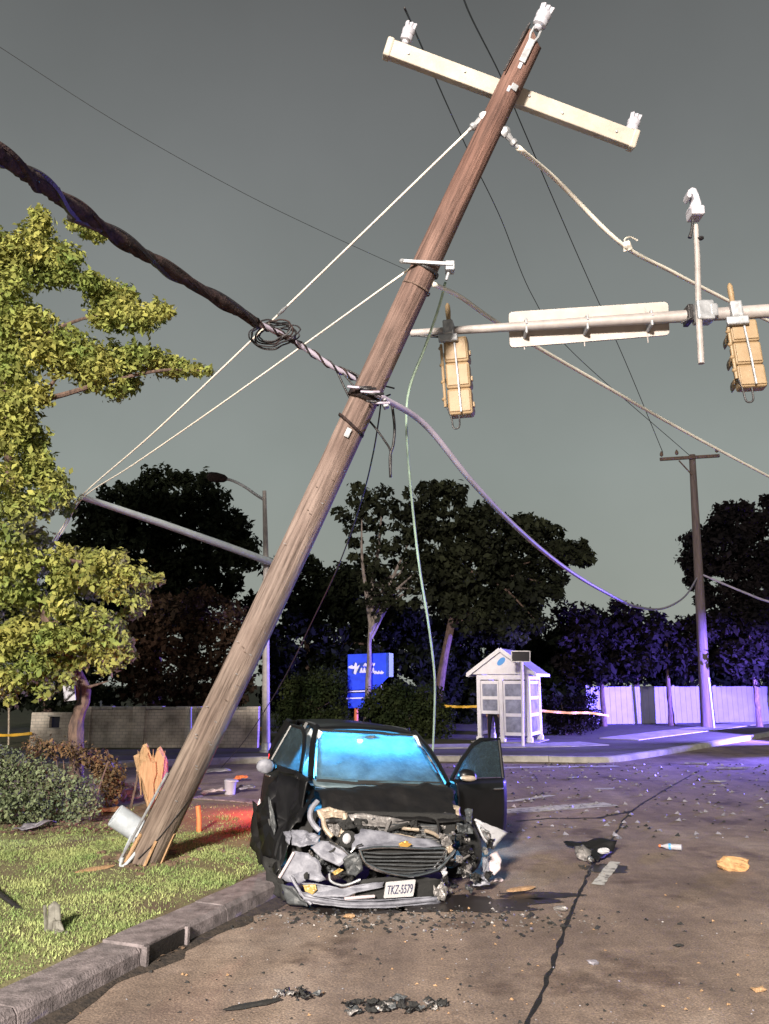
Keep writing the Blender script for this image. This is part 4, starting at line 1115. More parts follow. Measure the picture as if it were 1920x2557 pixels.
# bucket, crumpled pale debris
bb = G(574, 1984, .0)
bu = thing('bucket', bb, 'small white plastic bucket standing in red light behind the car', 'bucket')
mb = MB(); mb.lathe([(.09, 0), (.10, .01), (.118, .24), (.125, .25), (.125, .27), (.11, .27), (.095, .03)], 16, axis_mat(bb, (0, 0, 1))); mb.build('pail', M['bucket'], bu, smooth=True)
mb = MB(); mb.lathe([(.001, .285), (.13, .275), (.13, .25)], 16, axis_mat(bb, (.1, 0, 1)), cap=False); mb.build('lid', M['bucket'], bu, smooth=True)
cb = thing('car_fragment', G(320, 2008, .15), 'crumpled pale metal car fragment lying between hedge and stump', 'debris')
yy = G(320, 2005, .15).y
M['pale_frag'] = mat('pale_scraped_metal', (.30, .29, .34), .5, .2, c2=(.13, .12, .14), vs=8, bump=.4)
sheet('bent_panel', [P(276, 1985, yy), P(300, 1972, yy + .05), P(345, 1968, yy + .15), P(360, 1985, yy + .05), P(320, 2003, yy - .1), P(290, 2000, yy - .08)], M['pale_frag'], cb, .02, .05, 3)
sheet('upper_panel', [P(285, 1958, yy + .3), P(345, 1955, yy + .3), P(350, 1970, yy + .2), P(292, 1972, yy + .2)], M['pale_frag'], cb, .02, .04, 5)
mb = MB(); mb.lathe([(.05, 0), (.055, .02), (.03, .03)], 10, axis_mat(P(308, 1986, yy - .13), (0, -1, .3)), cap=False); mb.build('ring', M['galv'], cb, smooth=True, solid=.01)
for k, (px, py, L_, lab) in enumerate(((540, 1928, .7, 'long pale strip lying on the side road behind the pole'), (600, 1946, .35, 'crumpled dark red scrap beside the white bucket'), (470, 1976, .5, 'low dark fragment in the soil right of the pole'), (532, 1980, .45, 'flat reddish fragment nearer than the bucket'), (612, 1972, .4, 'bent scrap in red light by the car flank'))):
    a = G(px, py, .05)
    sheet('car_scrap', [a + Vector((-L_ / 2, -.06, 0)), a + Vector((-L_ / 6, -.12, .03)), a + Vector((L_ / 2, -.03, .05)), a + Vector((L_ / 3, .12, .08)), a + Vector((-L_ / 3, .1, .06))], [M['pale_frag'], M['orange'], M['car_plastic'], M['pinkish'], M['pale_frag']][k], None, .02, .03, k + 3.0, label=lab, cat='debris')
sheet('low_strip', [P(30, 2073, 11.3), P(60, 2060, 11.4), P(140, 2050, 11.5), P(70, 2072, 11.2)], M['pale_frag'], None, .02, .03, 6, label='twisted pale strip of wreckage under the front of the hedge', cat='debris')

# ================================================================== WALL, FENCE, SIGN, SHELTER
def brick_mat():
    m = bpy.data.materials.new('pale_block_wall'); m.use_nodes = True
    nt = m.node_tree; b = nt.nodes['Principled BSDF']; L = nt.links
    tc = node(nt, 'ShaderNodeTexCoord'); mp = node(nt, 'ShaderNodeMapping'); mp.inputs['Rotation'].default_value = (R(90), 0, 0)
    L.new(tc.outputs['Object'], mp.inputs[0])
    br = node(nt, 'ShaderNodeTexBrick'); br.inputs['Scale'].default_value = 2.6; br.inputs['Mortar Size'].default_value = .015
    br.inputs['Color1'].default_value = (.66, .61, .53, 1); br.inputs['Color2'].default_value = (.58, .53, .47, 1); br.inputs['Mortar'].default_value = (.33, .31, .28, 1)
    L.new(mp.outputs[0], br.inputs['Vector'])
    n = node(nt, 'ShaderNodeTexNoise'); n.inputs['Scale'].default_value = 1.6; n.inputs['Detail'].default_value = 7
    L.new(tc.outputs['Object'], n.inputs['Vector'])
    r = node(nt, 'ShaderNodeValToRGB'); L.new(n.outputs['Fac'], r.inputs[0])
    r.color_ramp.elements[0].position = .35; r.color_ramp.elements[0].color = (.5, .48, .46, 1); r.color_ramp.elements[1].position = .65; r.color_ramp.elements[1].color = (1.15, 1.12, 1.1, 1)
    x = node(nt, 'ShaderNodeMix', data_type='RGBA', blend_type='MULTIPLY'); x.inputs['Factor'].default_value = 1
    L.new(br.outputs['Color'], x.inputs[6]); L.new(r.outputs[0], x.inputs[7]); L.new(x.outputs[2], b.inputs['Base Color'])
    b.inputs['Roughness'].default_value = .9
    bp = node(nt, 'ShaderNodeBump'); bp.inputs['Strength'].default_value = .5; L.new(br.outputs['Fac'], bp.inputs['Height']); L.new(bp.outputs[0], b.inputs['Normal'])
    return m
M['block'] = brick_mat()
YW = 25.3
def wz(py, Y=YW): return P(900, py, Y).z
wl = thing('block_wall', (P(430, 1860, YW).x, YW, .15), 'low pale block garden wall behind the stump, right of the trunk', 'wall')
x0, x1 = P(212, 1800, YW).x, P(636, 1800, YW).x
mb = MB(); mb.box(((x0 + x1) / 2, YW, (.1 + wz(1772)) / 2), (x1 - x0, .22, wz(1772) - .1)); mb.build('wall_panel', M['block'], wl)
xs_ = np.linspace(x0 + .1, x1 - .1, 14)
for i in range(13):
    h_ = rnd.uniform(-.015, .015)
    mb = MB(); mb.box(((xs_[i] + xs_[i + 1]) / 2, YW, wz(1772) + .05 + h_), (xs_[i + 1] - xs_[i] - .015, .30, .09)); mb.build('coping_stone', M['concrete_far'], wl, bev=.012)
for px in (216, 350, 480, 632):
    xx = P(px, 1800, YW).x; mb = MB(); mb.box((xx, YW - .03, (.1 + wz(1764)) / 2), (.38, .34, wz(1764) - .1)); mb.build('pier', M['block'], wl, bev=.01)
w2 = thing('block_wall', (P(135, 1860, YW).x, YW + .4, .15), 'short pale block wall with one dark square window, left of the trunk', 'wall')
xa, xb_ = P(68, 1800, YW).x, P(200, 1800, YW).x; xw0, xw1 = P(114, 1800, YW).x, P(140, 1800, YW).x
zt, zw0, zw1 = wz(1780), wz(1819), wz(1790)
yb2 = YW + .4
for (a, b, c, d) in ((xa, xw0, .1, zt), (xw1, xb_, .1, zt), (xw0, xw1, .1, zw0), (xw0, xw1, zw1, zt)):
    mb = MB(); mb.box(((a + b) / 2, yb2, (c + d) / 2), (b - a, .24, d - c)); mb.build('wall_panel', M['block'], w2)
mb = MB(); mb.box(((xw0 + xw1) / 2, yb2 + .08, (zw0 + zw1) / 2), (xw1 - xw0, .02, zw1 - zw0)); mb.build('window_pane', mat('dark_pane', (.01, .012, .03), .1), w2)
for (cx_, cz, sx_, sz) in (((xw0 + xw1) / 2, zw0 - .02, xw1 - xw0 + .1, .04), ((xw0 + xw1) / 2, zw1 + .02, xw1 - xw0 + .1, .04)):
    mb = MB(); mb.box((cx_, yb2 - .125, cz), (sx_, .05, sz)); mb.build('window_trim', M['concrete_far'], w2)
# thin posts by the wall
def post(px, pt, pb, Y, r, m, label, cat='post'):
    mb = MB(); b = P(px, pb, Y); b.z = min(b.z, .15); mb.tube([b, P(px, (pt + pb) / 2, Y), P(px, pt, Y)], [r, r, r * .9], 8); mb.blob(P(px, pt, Y), r * 1.3); mb.build('post', m, smooth=True, label=label, cat=cat)
post(476, 1768, 1862, 24.3, .035, M['porcelain'], 'thin white post standing in front of the block wall')
post(22, 1770, 1850, 26.2, .03, M['tan_metal'], 'thin tan post at left edge beside the yellow tape')
post(252, 1753, 1862, 27, .035, M['porcelain'], 'thin white post tip showing above the block wall')
# white notice on the tree trunk
sgn = thing('notice_sign', P(172, 1752, 13.0), 'small white square notice fixed to the leaning tree trunk', 'sign')
mb = MB(); mb.prism([P(157, 1712, 13.0), P(186, 1708, 13.0), P(189, 1748, 13.0), P(160, 1752, 13.0)], (0, .015, 0)); mb.build('notice_panel', M['porcelain'], sgn)
mb = MB(); mb.beam(P(163, 1750, 12.985), P(187, 1727, 12.985), .025, .006, (0, 1, 0)); mb.build('dark_bar', M['tar'], sgn)

# white fence washed by blue light: posts, rails and single boards
FA, FB = G(1470, 1807, .15), G(1935, 1800, .15); FA.y = 39.0; FB.y = 42.5
FA.x = P(1470, 1800, 39).x; FB.x = P(2080, 1800, 42.5).x
fn = thing('board_fence', FA.lerp(FB, .5), 'long white board fence washed in blue light behind the trees', 'fence')
dF = (FB - FA); LF = dF.length; dF.normalize(); nF = Vector((dF.y, -dF.x, 0))
nb = int(LF / .30); hz = 1.78
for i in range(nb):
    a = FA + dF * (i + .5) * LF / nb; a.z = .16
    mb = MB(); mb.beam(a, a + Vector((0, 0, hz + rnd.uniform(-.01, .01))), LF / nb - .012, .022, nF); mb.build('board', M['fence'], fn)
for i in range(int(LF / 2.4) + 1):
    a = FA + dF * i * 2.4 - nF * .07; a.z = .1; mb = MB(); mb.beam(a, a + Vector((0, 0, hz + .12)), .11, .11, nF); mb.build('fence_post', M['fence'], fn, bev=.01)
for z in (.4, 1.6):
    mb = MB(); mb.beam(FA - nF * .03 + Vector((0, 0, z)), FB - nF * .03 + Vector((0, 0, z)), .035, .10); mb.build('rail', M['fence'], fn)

# blue roadside sign with white logo
YB = 31.5
bs = thing('roadside_sign', G(888, 1835, .15), 'blue roadside sign with white bird logo and script on orange post', 'sign')
def bsp(x, y, Y=YB): return P(x, y, Y)
mb = MB(); mb.prism([bsp(868, 1634), bsp(970, 1630), bsp(970, 1690), bsp(940, 1720), bsp(868, 1724)], (0, .25, 0)); mb.build('sign_face', M['bluesign'], bs, bev=.01)
mb = MB(); mb.prism([bsp(971, 1630, YB - .02), bsp(982, 1632, YB - .02), bsp(982, 1690, YB - .02), bsp(971, 1690, YB - .02)], (0, .27, 0)); mb.build('side_trim', mat('pale_blue_trim', (.30, .42, .85), .5), bs)
mb = MB(); mb.prism([bsp(866, 1731), bsp(952, 1728), bsp(948, 1768), bsp(870, 1768)], (0, .2, 0)); mb.build('lower_panel', M['bluesign'], bs)
for y in (1727, 1744):
    mb = MB(); mb.beam(bsp(864, y, YB - .04), bsp(930, y - 2, YB - .04), .02, .05); mb.build('white_stripe', M['white_ink'], bs)
bird = [(870, 1664), (878, 1661), (884, 1664), (887, 1654), (891, 1657), (891, 1664), (899, 1660), (893, 1672), (888, 1684), (883, 1682), (885, 1670), (878, 1670), (870, 1668)]
mb = MB(); mb.prism([bsp(x, y, YB - .012) for x, y in bird], (0, .012, 0)); mb.build('bird_logo', M['white_ink'], bs)
mb = MB()
for i, (x, y) in enumerate(((912, 1659), (921, 1657), (930, 1658))):   # upper word, too blurred to read: script strokes
    mb.tube(cr([bsp(x - 4, y + 5, YB - .01), bsp(x, y - 2, YB - .01), bsp(x + 2, y + 4, YB - .01), bsp(x + 5, y - 2, YB - .01)], 4), .035, 5)
for i in range(8):
    x, y = 902 + i * 7.2, 1678 - (3 if i < 5 else 0)
    mb.tube(cr([bsp(x - 3, y + 5, YB - .01), bsp(x + 1, y - (7 if i < 5 else 2), YB - .01), bsp(x + 1, y + 4, YB - .01), bsp(x + 5, y, YB - .01)], 4), .032, 5)
mb.build('script_lettering', M['white_ink'], bs)
pb_ = G(889, 1832, .15); pb_.y = YB
mb = MB(); mb.tube([Vector((pb_.x, YB + .1, .1)), bsp(890, 1765, YB + .1)], .085, 10); mb.build('post', M['orange'], bs, smooth=True)
pb2 = bsp(952, 1765, YB + .1)
mb = MB(); mb.tube([Vector((pb2.x, pb2.y, .1)), bsp(952, 1700, YB + .12)], .06, 8); mb.build('post', M['galv'], bs, smooth=True)

# hydrant
hb = G(639, 1860, .15)
hy = thing('fire_hydrant', hb, 'yellow fire hydrant standing left of the street light column', 'hydrant')
mb = MB(); mb.lathe([(.16, 0), (.16, .05), (.10, .07), (.10, .42), (.13, .44), (.13, .5), (.11, .52), (.10, .6), (.06, .68), (.03, .70), (.03, .75), (.001, .75)], 16, axis_mat(hb, (0, 0, 1))); mb.build('barrel', M['hydrant'], hy, smooth=True)
for s_ in (-1, 1):
    mb = MB(); mb.lathe([(.065, .08), (.065, .17), (.075, .17), (.075, .22), (.03, .24), (.001, .24)], 12, axis_mat(hb + Vector((0, 0, .5)), (s_, 0, 0))); mb.build('side_outlet', M['hydrant'], hy, smooth=True)
mb = MB(); mb.lathe([(.08, .08), (.08, .18), (.09, .18), (.09, .22), (.001, .24)], 12, axis_mat(hb + Vector((0, 0, .42)), (0, -1, 0))); mb.build('front_outlet', M['hydrant'], hy, smooth=True)

# caution tape runs
def tape(pts, label):
    c = cr(pts, 10); mb = MB(); vs = []; fs = []
    for i, p in enumerate(c):
        tw = math.sin(i * .5) * .6; u = Vector((0, math.sin(tw), math.cos(tw))) * .045
        vs += [p - u, p + u]
    for i in range(len(c) - 1): fs.append((2 * i, 2 * i + 1, 2 * i + 3, 2 * i + 2))
    mb.add(vs, fs); mb.build('caution_tape', M['tape'], solid=.004, label=label, cat='tape')
tape([P(-60, 1834, 26), P(22, 1836, 26.1), P(80, 1831, 25.4)], 'yellow caution tape at left edge tied to the thin tan post')
tape([P(1110, 1763, 29), P(1150, 1765, 29), P(1192, 1764, 29)], 'yellow caution tape stretched just left of the white shelter')
tape([P(1352, 1775, 29.5), P(1420, 1780, 30), P(1470, 1780, 30.5), P(1520, 1787, 31)], 'yellow caution tape stretched from the shelter right to a trunk')

# ------------------------------------------------------------------ gabled white shelter
sb0 = G(1199, 1852, .15)
BT = R(24)
su = Vector((math.cos(BT), -math.sin(BT), 0)); sw = Vector((math.sin(BT), math.cos(BT), 0))
WF, DF, HP = 1.72, 1.55, 2.20
sh = thing('shelter', sb0, 'small white gabled shelter with glazed panels at the far corner', 'shelter')
def S(a, b, z): return sb0 + su * a + sw * b + Vector((0, 0, z))
def rbox(c, sx_, sy_, sz, name, m, parent, bev=.006):
    rot = Matrix((su, sw, Vector((0, 0, 1)))).transposed()
    mb = MB(); mb.box(c, (sx_, sy_, sz), rot); return mb.build(name, m, parent, bev=bev)
for (a, b) in ((0, 0), (WF * .46, 0), (WF, 0), (0, DF), (WF, DF)):
    q = rbox(S(a, b, HP / 2), .13, .13, HP, 'post', M['white_paint'], sh)
    rbox(S(a, b, .09), .20, .20, .18, 'post_foot', M['white_paint'], q)
for (a0, b0, a1, b1) in ((0, 0, WF, 0), (0, DF, WF, DF)):
    rbox((S(a0, b0, HP - .05) + S(a1, b1, HP - .05)) / 2, WF + .1, .11, .16, 'lintel', M['white_paint'], sh)
for a in (0, WF): rbox(S(a, DF / 2, HP - .05), .11, DF + .1, .16, 'lintel', M['white_paint'], sh)
for bb2 in (-.12, DF + .06):
    mb = MB(); mb.prism([S(-.22, bb2, HP + .05), S(WF + .22, bb2, HP + .05), S(WF / 2, bb2, HP + .82)], sw * .06); g_ = mb.build('gable', M['white_paint'], sh)
    if bb2 < 0:
        mb = MB(); mb.lathe([(.001, 0), (.12, 0), (.12, .02), (.001, .02)], 14, axis_mat(S(WF / 2, -.12, HP + .48), -sw) @ Matrix.Diagonal((1.5, .8, 1, 1))); mb.build('blue_badge', M['bottle_label'], g_)
for s_ in (-1, 1):
    e0 = WF / 2 + s_ * (WF / 2 + .32)
    pts = [S(e0, -.25, HP + .02), S(WF / 2, -.25, HP + .86), S(WF / 2, DF + .25, HP + .86), S(e0, DF + .25, HP + .02)]
    mb = MB(); mb.prism(pts, (0, 0, .06)); rf = mb.build('roof_slope', M['roof_shingle'], sh)
    mb = MB(); mb.beam(pts[0] + Vector((0, 0, .0)), pts[3] + Vector((0, 0, .0)), .10, .10); mb.build('eave_board', M['white_paint'], rf)
    mb = MB(); mb.beam(pts[0] - sw * .03 + Vector((0, 0, .02)), pts[1] - sw * .03 + Vector((0, 0, .02)), .04, .13); mb.build('barge_board', M['white_paint'], rf)
def panel(c0, c1, name, upper=False):
    d = (c1 - c0)
    fr = MB()
    for z in ((.98, 1.46, 1.98) if upper else (.28, .90, 1.46, 1.98)): fr.beam(c0 + Vector((0, 0, z)), c1 + Vector((0, 0, z)), .05, .11)
    for t in (.04, .96): fr.beam(c0.lerp(c1, t) + Vector((0, 0, .93 if upper else .24)), c0.lerp(c1, t) + Vector((0, 0, 2.02)), .052, .09, (d.y, -d.x, 0))
    f = fr.build(name, M['white_paint'], sh)
    for z0, z1 in (((1.035, 1.405), (1.515, 1.925)) if upper else ((.335, .845), (.955, 1.405), (1.515, 1.925))):
        m2 = MB(); n_ = Vector((d.y, -d.x, 0)).normalized() * .004
        A = [c0.lerp(c1, .06) + Vector((0, 0, z0)), c0.lerp(c1, .94) + Vector((0, 0, z0)), c0.lerp(c1, .94) + Vector((0, 0, z1)), c0.lerp(c1, .06) + Vector((0, 0, z1))]
        m2.prism([p - n_ for p in A], n_ * 2); m2.build('pane', M['pane'], f)
panel(S(WF * .46 + .08, 0, 0), S(WF - .08, 0, 0), 'glazed_frame')
panel(S(WF, .08, 0), S(WF, DF - .08, 0), 'glazed_frame')
panel(S(.08, 0, 0), S(WF * .46 - .08, 0, 0), 'glazed_frame', True)
panel(S(.08, DF, 0), S(WF - .08, DF, 0), 'glazed_frame')
panel(S(0, .08, 0), S(0, DF - .08, 0), 'glazed_frame')
rbox(S(WF * .45, DF - .25, .45), WF * .8, .35, .06, 'bench', M['white_paint'], sh)
rbox(S(WF / 2, DF / 2, .015), WF + .5, DF + .5, .03, 'floor_slab', M['concrete_far'], sh)

# stop flag in front of the shelter
YFG = 25.6
fl = thing('stop_flag', P(1306, 1870, YFG), 'white sign post with a dark framed rectangular plate before the shelter', 'sign post')
b_ = P(1306, 1862, YFG); b_.z = .15
mb = MB(); mb.tube([b_, P(1303, 1640, YFG)], .045, 8); mb.build('post', M['white_paint'], fl, smooth=True)
mb = MB(); mb.prism([P(1278, 1627, YFG - .05), P(1322, 1627, YFG - .05), P(1322, 1651, YFG - .05), P(1278, 1651, YFG - .05)], (0, .03, 0)); pl = mb.build('plate', mat('dark_plate', (.015, .012, .02), .5), fl)
for a, b in (((1277, 1626), (1323, 1626)), ((1277, 1652), (1323, 1652)), ((1277, 1626), (1277, 1652)), ((1323, 1626), (1323, 1652))):
    mb = MB(); mb.beam(P(*a, YFG - .07), P(*b, YFG - .07), .03, .03); mb.build('frame_bar', M['white_paint'], pl)

# person waiting in the left bay: one continuous skinned figure
def person(base, yaw):
    J = [(0, 0, .95), (0, .01, 1.15), (0, .0, 1.38), (0, -.01, 1.50), (0, -.02, 1.60), (0, -.01, 1.74),
         (.10, 0, .90), (.13, -.02, .50), (.14, .03, .09), (.15, -.12, .05),
         (-.10, 0, .90), (-.14, .02, .50), (-.15, .05, .09), (-.17, -.10, .05),
         (.17, 0, 1.40), (.23, .02, 1.14), (.20, -.12, .93), (.19, -.16, .86),
         (-.17, 0, 1.40), (-.24, .03, 1.14), (-.22, -.10, .93), (-.21, -.14, .86)]
    Rr = [.15, .14, .16, .07, .085, .09, .10, .075, .05, .045, .10, .075, .05, .045, .075, .052, .038, .04, .075, .052, .038, .04]
    E = [(0, 1), (1, 2), (2, 3), (3, 4), (4, 5), (0, 6), (6, 7), (7, 8), (8, 9), (0, 10), (10, 11), (11, 12), (12, 13), (2, 14), (14, 15), (15, 16), (16, 17), (2, 18), (18, 19), (19, 20), (20, 21)]
    me = bpy.data.meshes.new('person_skel'); me.from_pydata(J, E, [])
    t = bpy.data.objects.new('person_skel', me); COL.objects.link(t)
    t.modifiers.new('s', 'SKIN'); 
    for i, v in enumerate(me.skin_vertices[0].data): v.radius = (Rr[i], Rr[i] * (.75 if i in (0, 1, 2) else 1)); v.use_root = (i == 0)
    md = t.modifiers.new('u', 'SUBSURF'); md.levels = 2
    dg = bpy.context.evaluated_depsgraph_get(); ev = t.evaluated_get(dg)
    bm_ = bpy.data.meshes.new_from_object(ev); bpy.data.objects.remove(t)
    bm_.materials.clear()
    for m in ('pale_cloth', 'black_cloth', 'skin', 'tyre'): bm_.materials.append(M[m])
    for p in bm_.polygons:
        z = p.center.z; p.use_smooth = True
        p.material_index = 3 if z < .10 else 1 if (z < 1.0 and abs(p.center.x) < .185) else 2 if (z > 1.47 or z < .94) else 0
    r = thing('person', base, 'person standing in the shelter, only black trousered legs showing below left panes', 'person')
    r.rotation_euler = (0, 0, yaw); OFF[r.name] = Vector((0, 0, 0))
    b = bpy.data.objects.new('body', bm_); COL.objects.link(b); b.parent = r
    mb = MB(); mb.blob((0, .0, 1.70), .115, 14, .1, 3, 2, (.92, 1.0, 1.0)); mb.v = [v if not (v[1] < -.04 and v[2] < 1.74) else (v[0], v[1] * .55, v[2]) for v in mb.v]; mb.build('hair', M['hair'], r, smooth=True)
    mb = MB(); mb.blob((0, -.105, 1.635), .018, 8); mb.build('nose', M['skin'], r, smooth=True)
    for s_ in (-1, 1):
        mb = MB(); mb.blob((s_ * .035, -.098, 1.66), .012, 6); mb.build('eye', M['ink'], r)
        for k in range(4):
            mb = MB(); q = Vector((s_ * (.19 if s_ > 0 else .21) + (k - 1.5) * .012, -.15, .86)); mb.tube([q, q + Vector((0, -.02, -.05)), q + Vector((0, .0, -.085 + .008 * abs(k - 1.3)))], [.008, .008, .006], 6); mb.build('finger', M['skin'], r)
        q = Vector((s_ * (.17 if s_ > 0 else .19), -.15, .88)); mb = MB(); mb.tube([q, q + Vector((-s_ * .02, -.025, -.03)), q + Vector((-s_ * .015, -.03, -.055))], [.009, .009, .006], 6); mb.build('thumb', M['skin'], r)
    mb = MB()
    for z in (1.10, 1.28): mb.lathe([(.162, z - .02), (.162, z + .02)], 18, Matrix.Diagonal((1.05, .85, 1, 1)), cap=False)
    mb.build('reflective_band', mat('reflective_band', (.85, .87, .95), .2), r)
person(S(WF * .23, .28, .03), R(-10))

# ================================================================== LOOSE DEBRIS ON THE ROAD
dp = thing('bumper_fragment', G(1490, 2135), 'torn black bumper fragment with silver bits on the lane joint', 'debris')
sheet('black_shell', [G(1408, 2104, .05), G(1450, 2100, .08), G(1540, 2098, .16), G(1530, 2125, .05), G(1492, 2150, .04), G(1460, 2128, .05)], M['car_black_dirty'], dp, .02, .03, 2)
sheet('grey_bracket', [G(1432, 2112, .07), G(1455, 2106, .12), G(1478, 2125, .09), G(1468, 2148, .03), G(1440, 2142, .03)], M['alloy'], dp, .03, .05, 4)
mb = MB(); mb.blob(G(1508, 2124, .12), .06, amp=.6, fr=3, sq=(1.2, .6, .6)); mb.build('silver_lens', M['lamp_white'], dp)
mb = MB(); mb.blob(G(1473, 2146, .06), .055, amp=.6, fr=3, seed=3, sq=(.7, 1, .7)); mb.build('silver_lens', M['chrome'], dp)
bo = thing('plastic_bottle', G(1678, 2116), 'clear plastic bottle with blue label lying on the road', 'bottle')
c0 = G(1648, 2112, .04); c1 = G(1702, 2116, .045); Ab = axis_mat(c0, c1 - c0); Lb = (c1 - c0).length
mb = MB(); mb.lathe([(.012, 0), (.014, .03), (.036, .09), (.038, Lb * .55), (.034, Lb * .6), (.038, Lb * .7), (.038, Lb), (.02, Lb + .005)], 14, Ab); mb.build('shell', M['bucket'], bo, smooth=True)
mb = MB(); mb.lathe([(.0395, .11), (.0395, Lb * .52)], 14, Ab, cap=False); mb.build('label', M['bottle_label'], bo, smooth=True)
mb = MB(); mb.lathe([(.016, -.015), (.016, .012)], 10, Ab); mb.build('cap', M['orange'], bo)
mb = MB(); mb.blob(G(1832, 2160, .05), .14, 14, .6, 2.5, 5, (1.35, .8, .55)); mb.build('wood_chunk', M['crumpled_tan'], smooth=False, label='rounded tan wood chunk lying at right on the road', cat='wood')
chunk('trim_strip', G(558, 2521, .02), G(702, 2494, .02), .045, .018, M['tyre'], 'long thin black trim strip on the road at bottom centre', 'debris', 7)
for (px, py, sc2, sd2, lab) in ((745, 2492, .8, 1, 'small pile of grey wreckage beside the long trim strip'), (930, 2525, 1.1, 2, 'dark heap of shredded plastic at the bottom edge of road'), (1052, 2520, .9, 3, 'small dark heap of shredded plastic right of the larger heap')):
    g_ = thing('wreckage_pile', G(px, py), lab, 'debris')
    for k in range(16):
        q = G(px, py) + Vector((rnd.uniform(-.18, .18) * sc2, rnd.uniform(-.09, .09) * sc2, rnd.uniform(.01, .035))); r0 = rnd.uniform(.02, .055) * sc2; t0 = rnd.uniform(0, 6)
        sheet('shard', [q + Vector((math.cos(t0 + i * 1.4) * r0 * rnd.uniform(.6, 1.7), math.sin(t0 + i * 1.4) * r0 * rnd.uniform(.4, 1.0), rnd.uniform(-.008, .03))) for i in range(4)], [M['tyre'], M['car_plastic'], M['car_black_dirty'], M['tyre'], M['alloy']][k % 5], g_, .012, .012, k + sd2 * 7)
for (px, py, r_, m_n, lab) in ((1400, 2268, .05, 'alloy', 'small grey rock-like lump beside the lane joint'), (1245, 2196, .04, 'pinkish', 'small pink lump beside the wreck right corner'), (1098, 2240, .035, 'crumpled_tan', 'tan pebble in front of the wreck right corner'),
                               (872, 2288, .04, 'fresh_wood', 'small orange wood chip before the bumper'), (545, 2297, .03, 'porcelain', 'white pebble in the gutter beside the kerb'), (1895, 2470, .035, 'fresh_wood', 'pale chip at the lower right of the road'), (1480, 2403, .035, 'pale_frag', 'pale grey chip right of the lane joint'), (1695, 2360, .025, 'tyre', 'tiny black crumb on the right lane')):
    mb = MB(); mb.blob(G(px, py, r_ * .5), r_, 8, .8, 3, px * .1, (1.4, .8, .5)); mb.build('road_chip', M[m_n], label=lab, cat='debris')
# countless glass and plastic crumbs
def crumbs(name, n, fx_, m, label, smin, smax):
    V = []; F = []
    for i in range(n):
        x, y = fx_(); s = rnd.uniform(smin, smax); a = rnd.uniform(0, 6.28); b = len(V); h = s * rnd.uniform(.3, .9)
        for k in range(3):
            t = a + k * 2.1 + rnd.uniform(-.4, .4); V.append((x + math.cos(t) * s, y + math.sin(t) * s, .004))
        V.append((x + rnd.uniform(-.3, .3) * s, y, .004 + h))
        F += [(b, b + 1, b + 3), (b + 1, b + 2, b + 3), (b + 2, b, b + 3)]
    mb = MB(); mb.add(V, F); mb.build(name, m, kind='stuff', label=label, cat='debris')
def near_spot():
    return (rnd.gauss(.6, 1.6), 5.2 + abs(rnd.gauss(0, 2.6)))
def front_spot():
    return (rnd.gauss(.1, 1.0), 7.75 + rnd.gauss(0, .22))
def far_spot():
    while True:
        x, y = rnd.uniform(1.2, 10), rnd.uniform(11.5, 22)
        if x < y * .5: return (x, y)
crumbs('dark_crumbs', 240, near_spot, M['tyre'], 'scattered tiny dark plastic crumbs across the near road', .006, .022)
crumbs('pale_crumbs', 120, near_spot, M['porcelain'], 'scattered tiny pale glass crumbs across the near road', .003, .010)
crumbs('wood_crumbs', 90, near_spot, M['fresh_wood'], 'scattered tiny wood chips across the near road', .006, .02)
crumbs('front_crumbs', 260, front_spot, M['alloy'], 'crushed fragments strewn along the front of the wreck', .006, .022)
crumbs('front_dark_crumbs', 300, front_spot, M['tyre'], 'crushed black fragments strewn along the front of the wreck', .008, .035)
crumbs('far_crumbs', 420, far_spot, M['pale_frag'], 'pale wreckage fragments strewn across the far junction', .012, .06)
crumbs('far_dark_crumbs', 240, far_spot, M['tyre'], 'dark wreckage fragments strewn across the far junction', .012, .05)
for (px, py, L_, lab) in ((1740, 1905, .7, 'long pale shard on the far road at right'), (1830, 1917, .9, 'long blue lit shard on the far road at right edge'), (1790, 1950, .4, 'short pale shard nearer on the right road'), (1465, 1914, .35, 'pale rounded scrap on the junction behind door'), (1432, 1942, .3, 'smaller pale scrap on the junction behind door'), (1300, 1890, .3, 'pale flake near the far kerb')):
    a = G(px, py, .03); chunk('car_shard', a - Vector((L_ / 2, 0, 0)), a + Vector((L_ / 2, rnd.uniform(-.2, .2), 0)), .12, .03, M['pale_frag'], lab, 'debris', px * .3)

# ================================================================== TREES AND SHRUBS
def leaves(clumps, dens, size, rs):
    """clumps: (centre, radius, squash); dens: leaves per unit of clump surface; diamond leaves through the volume"""
    g = np.random.default_rng(rs); out = []
    for c, r, q in clumps:
        n = max(12, int(dens * r * r))
        d = g.normal(size=(n, 3)); d /= np.linalg.norm(d, axis=1)[:, None]
        rad = r * g.uniform(.25, 1.0, n) ** .5 * (1 + .35 * np.sin(d[:, 0] * 5 + c[0]) * np.cos(d[:, 2] * 6 + c[2]))
        p = np.array(c) + d * rad[:, None] * np.array([1, 1, q])
        nn = d * .5 + g.normal(size=(n, 3)) * .55 + np.array([0, -.15, .35]); nn /= np.linalg.norm(nn, axis=1)[:, None]
        t = np.cross(nn, g.normal(size=(n, 3))); t /= np.linalg.norm(t, axis=1)[:, None]; t[:, 2] -= .25
        b = np.cross(nn, t)
        L = size * g.uniform(.45, 1.55, n)[:, None]; Wd = L * g.uniform(.42, .62, n)[:, None]
        fold = nn * L * .12
        V = np.stack([p - t * L * .5, p + b * Wd * .5 + fold, p + t * L * .5, p - b * Wd * .5 + fold], 1)
        out.append(V)
    V = np.concatenate(out).reshape(-1, 3)
    return V, np.arange(len(V)).reshape(-1, 4)
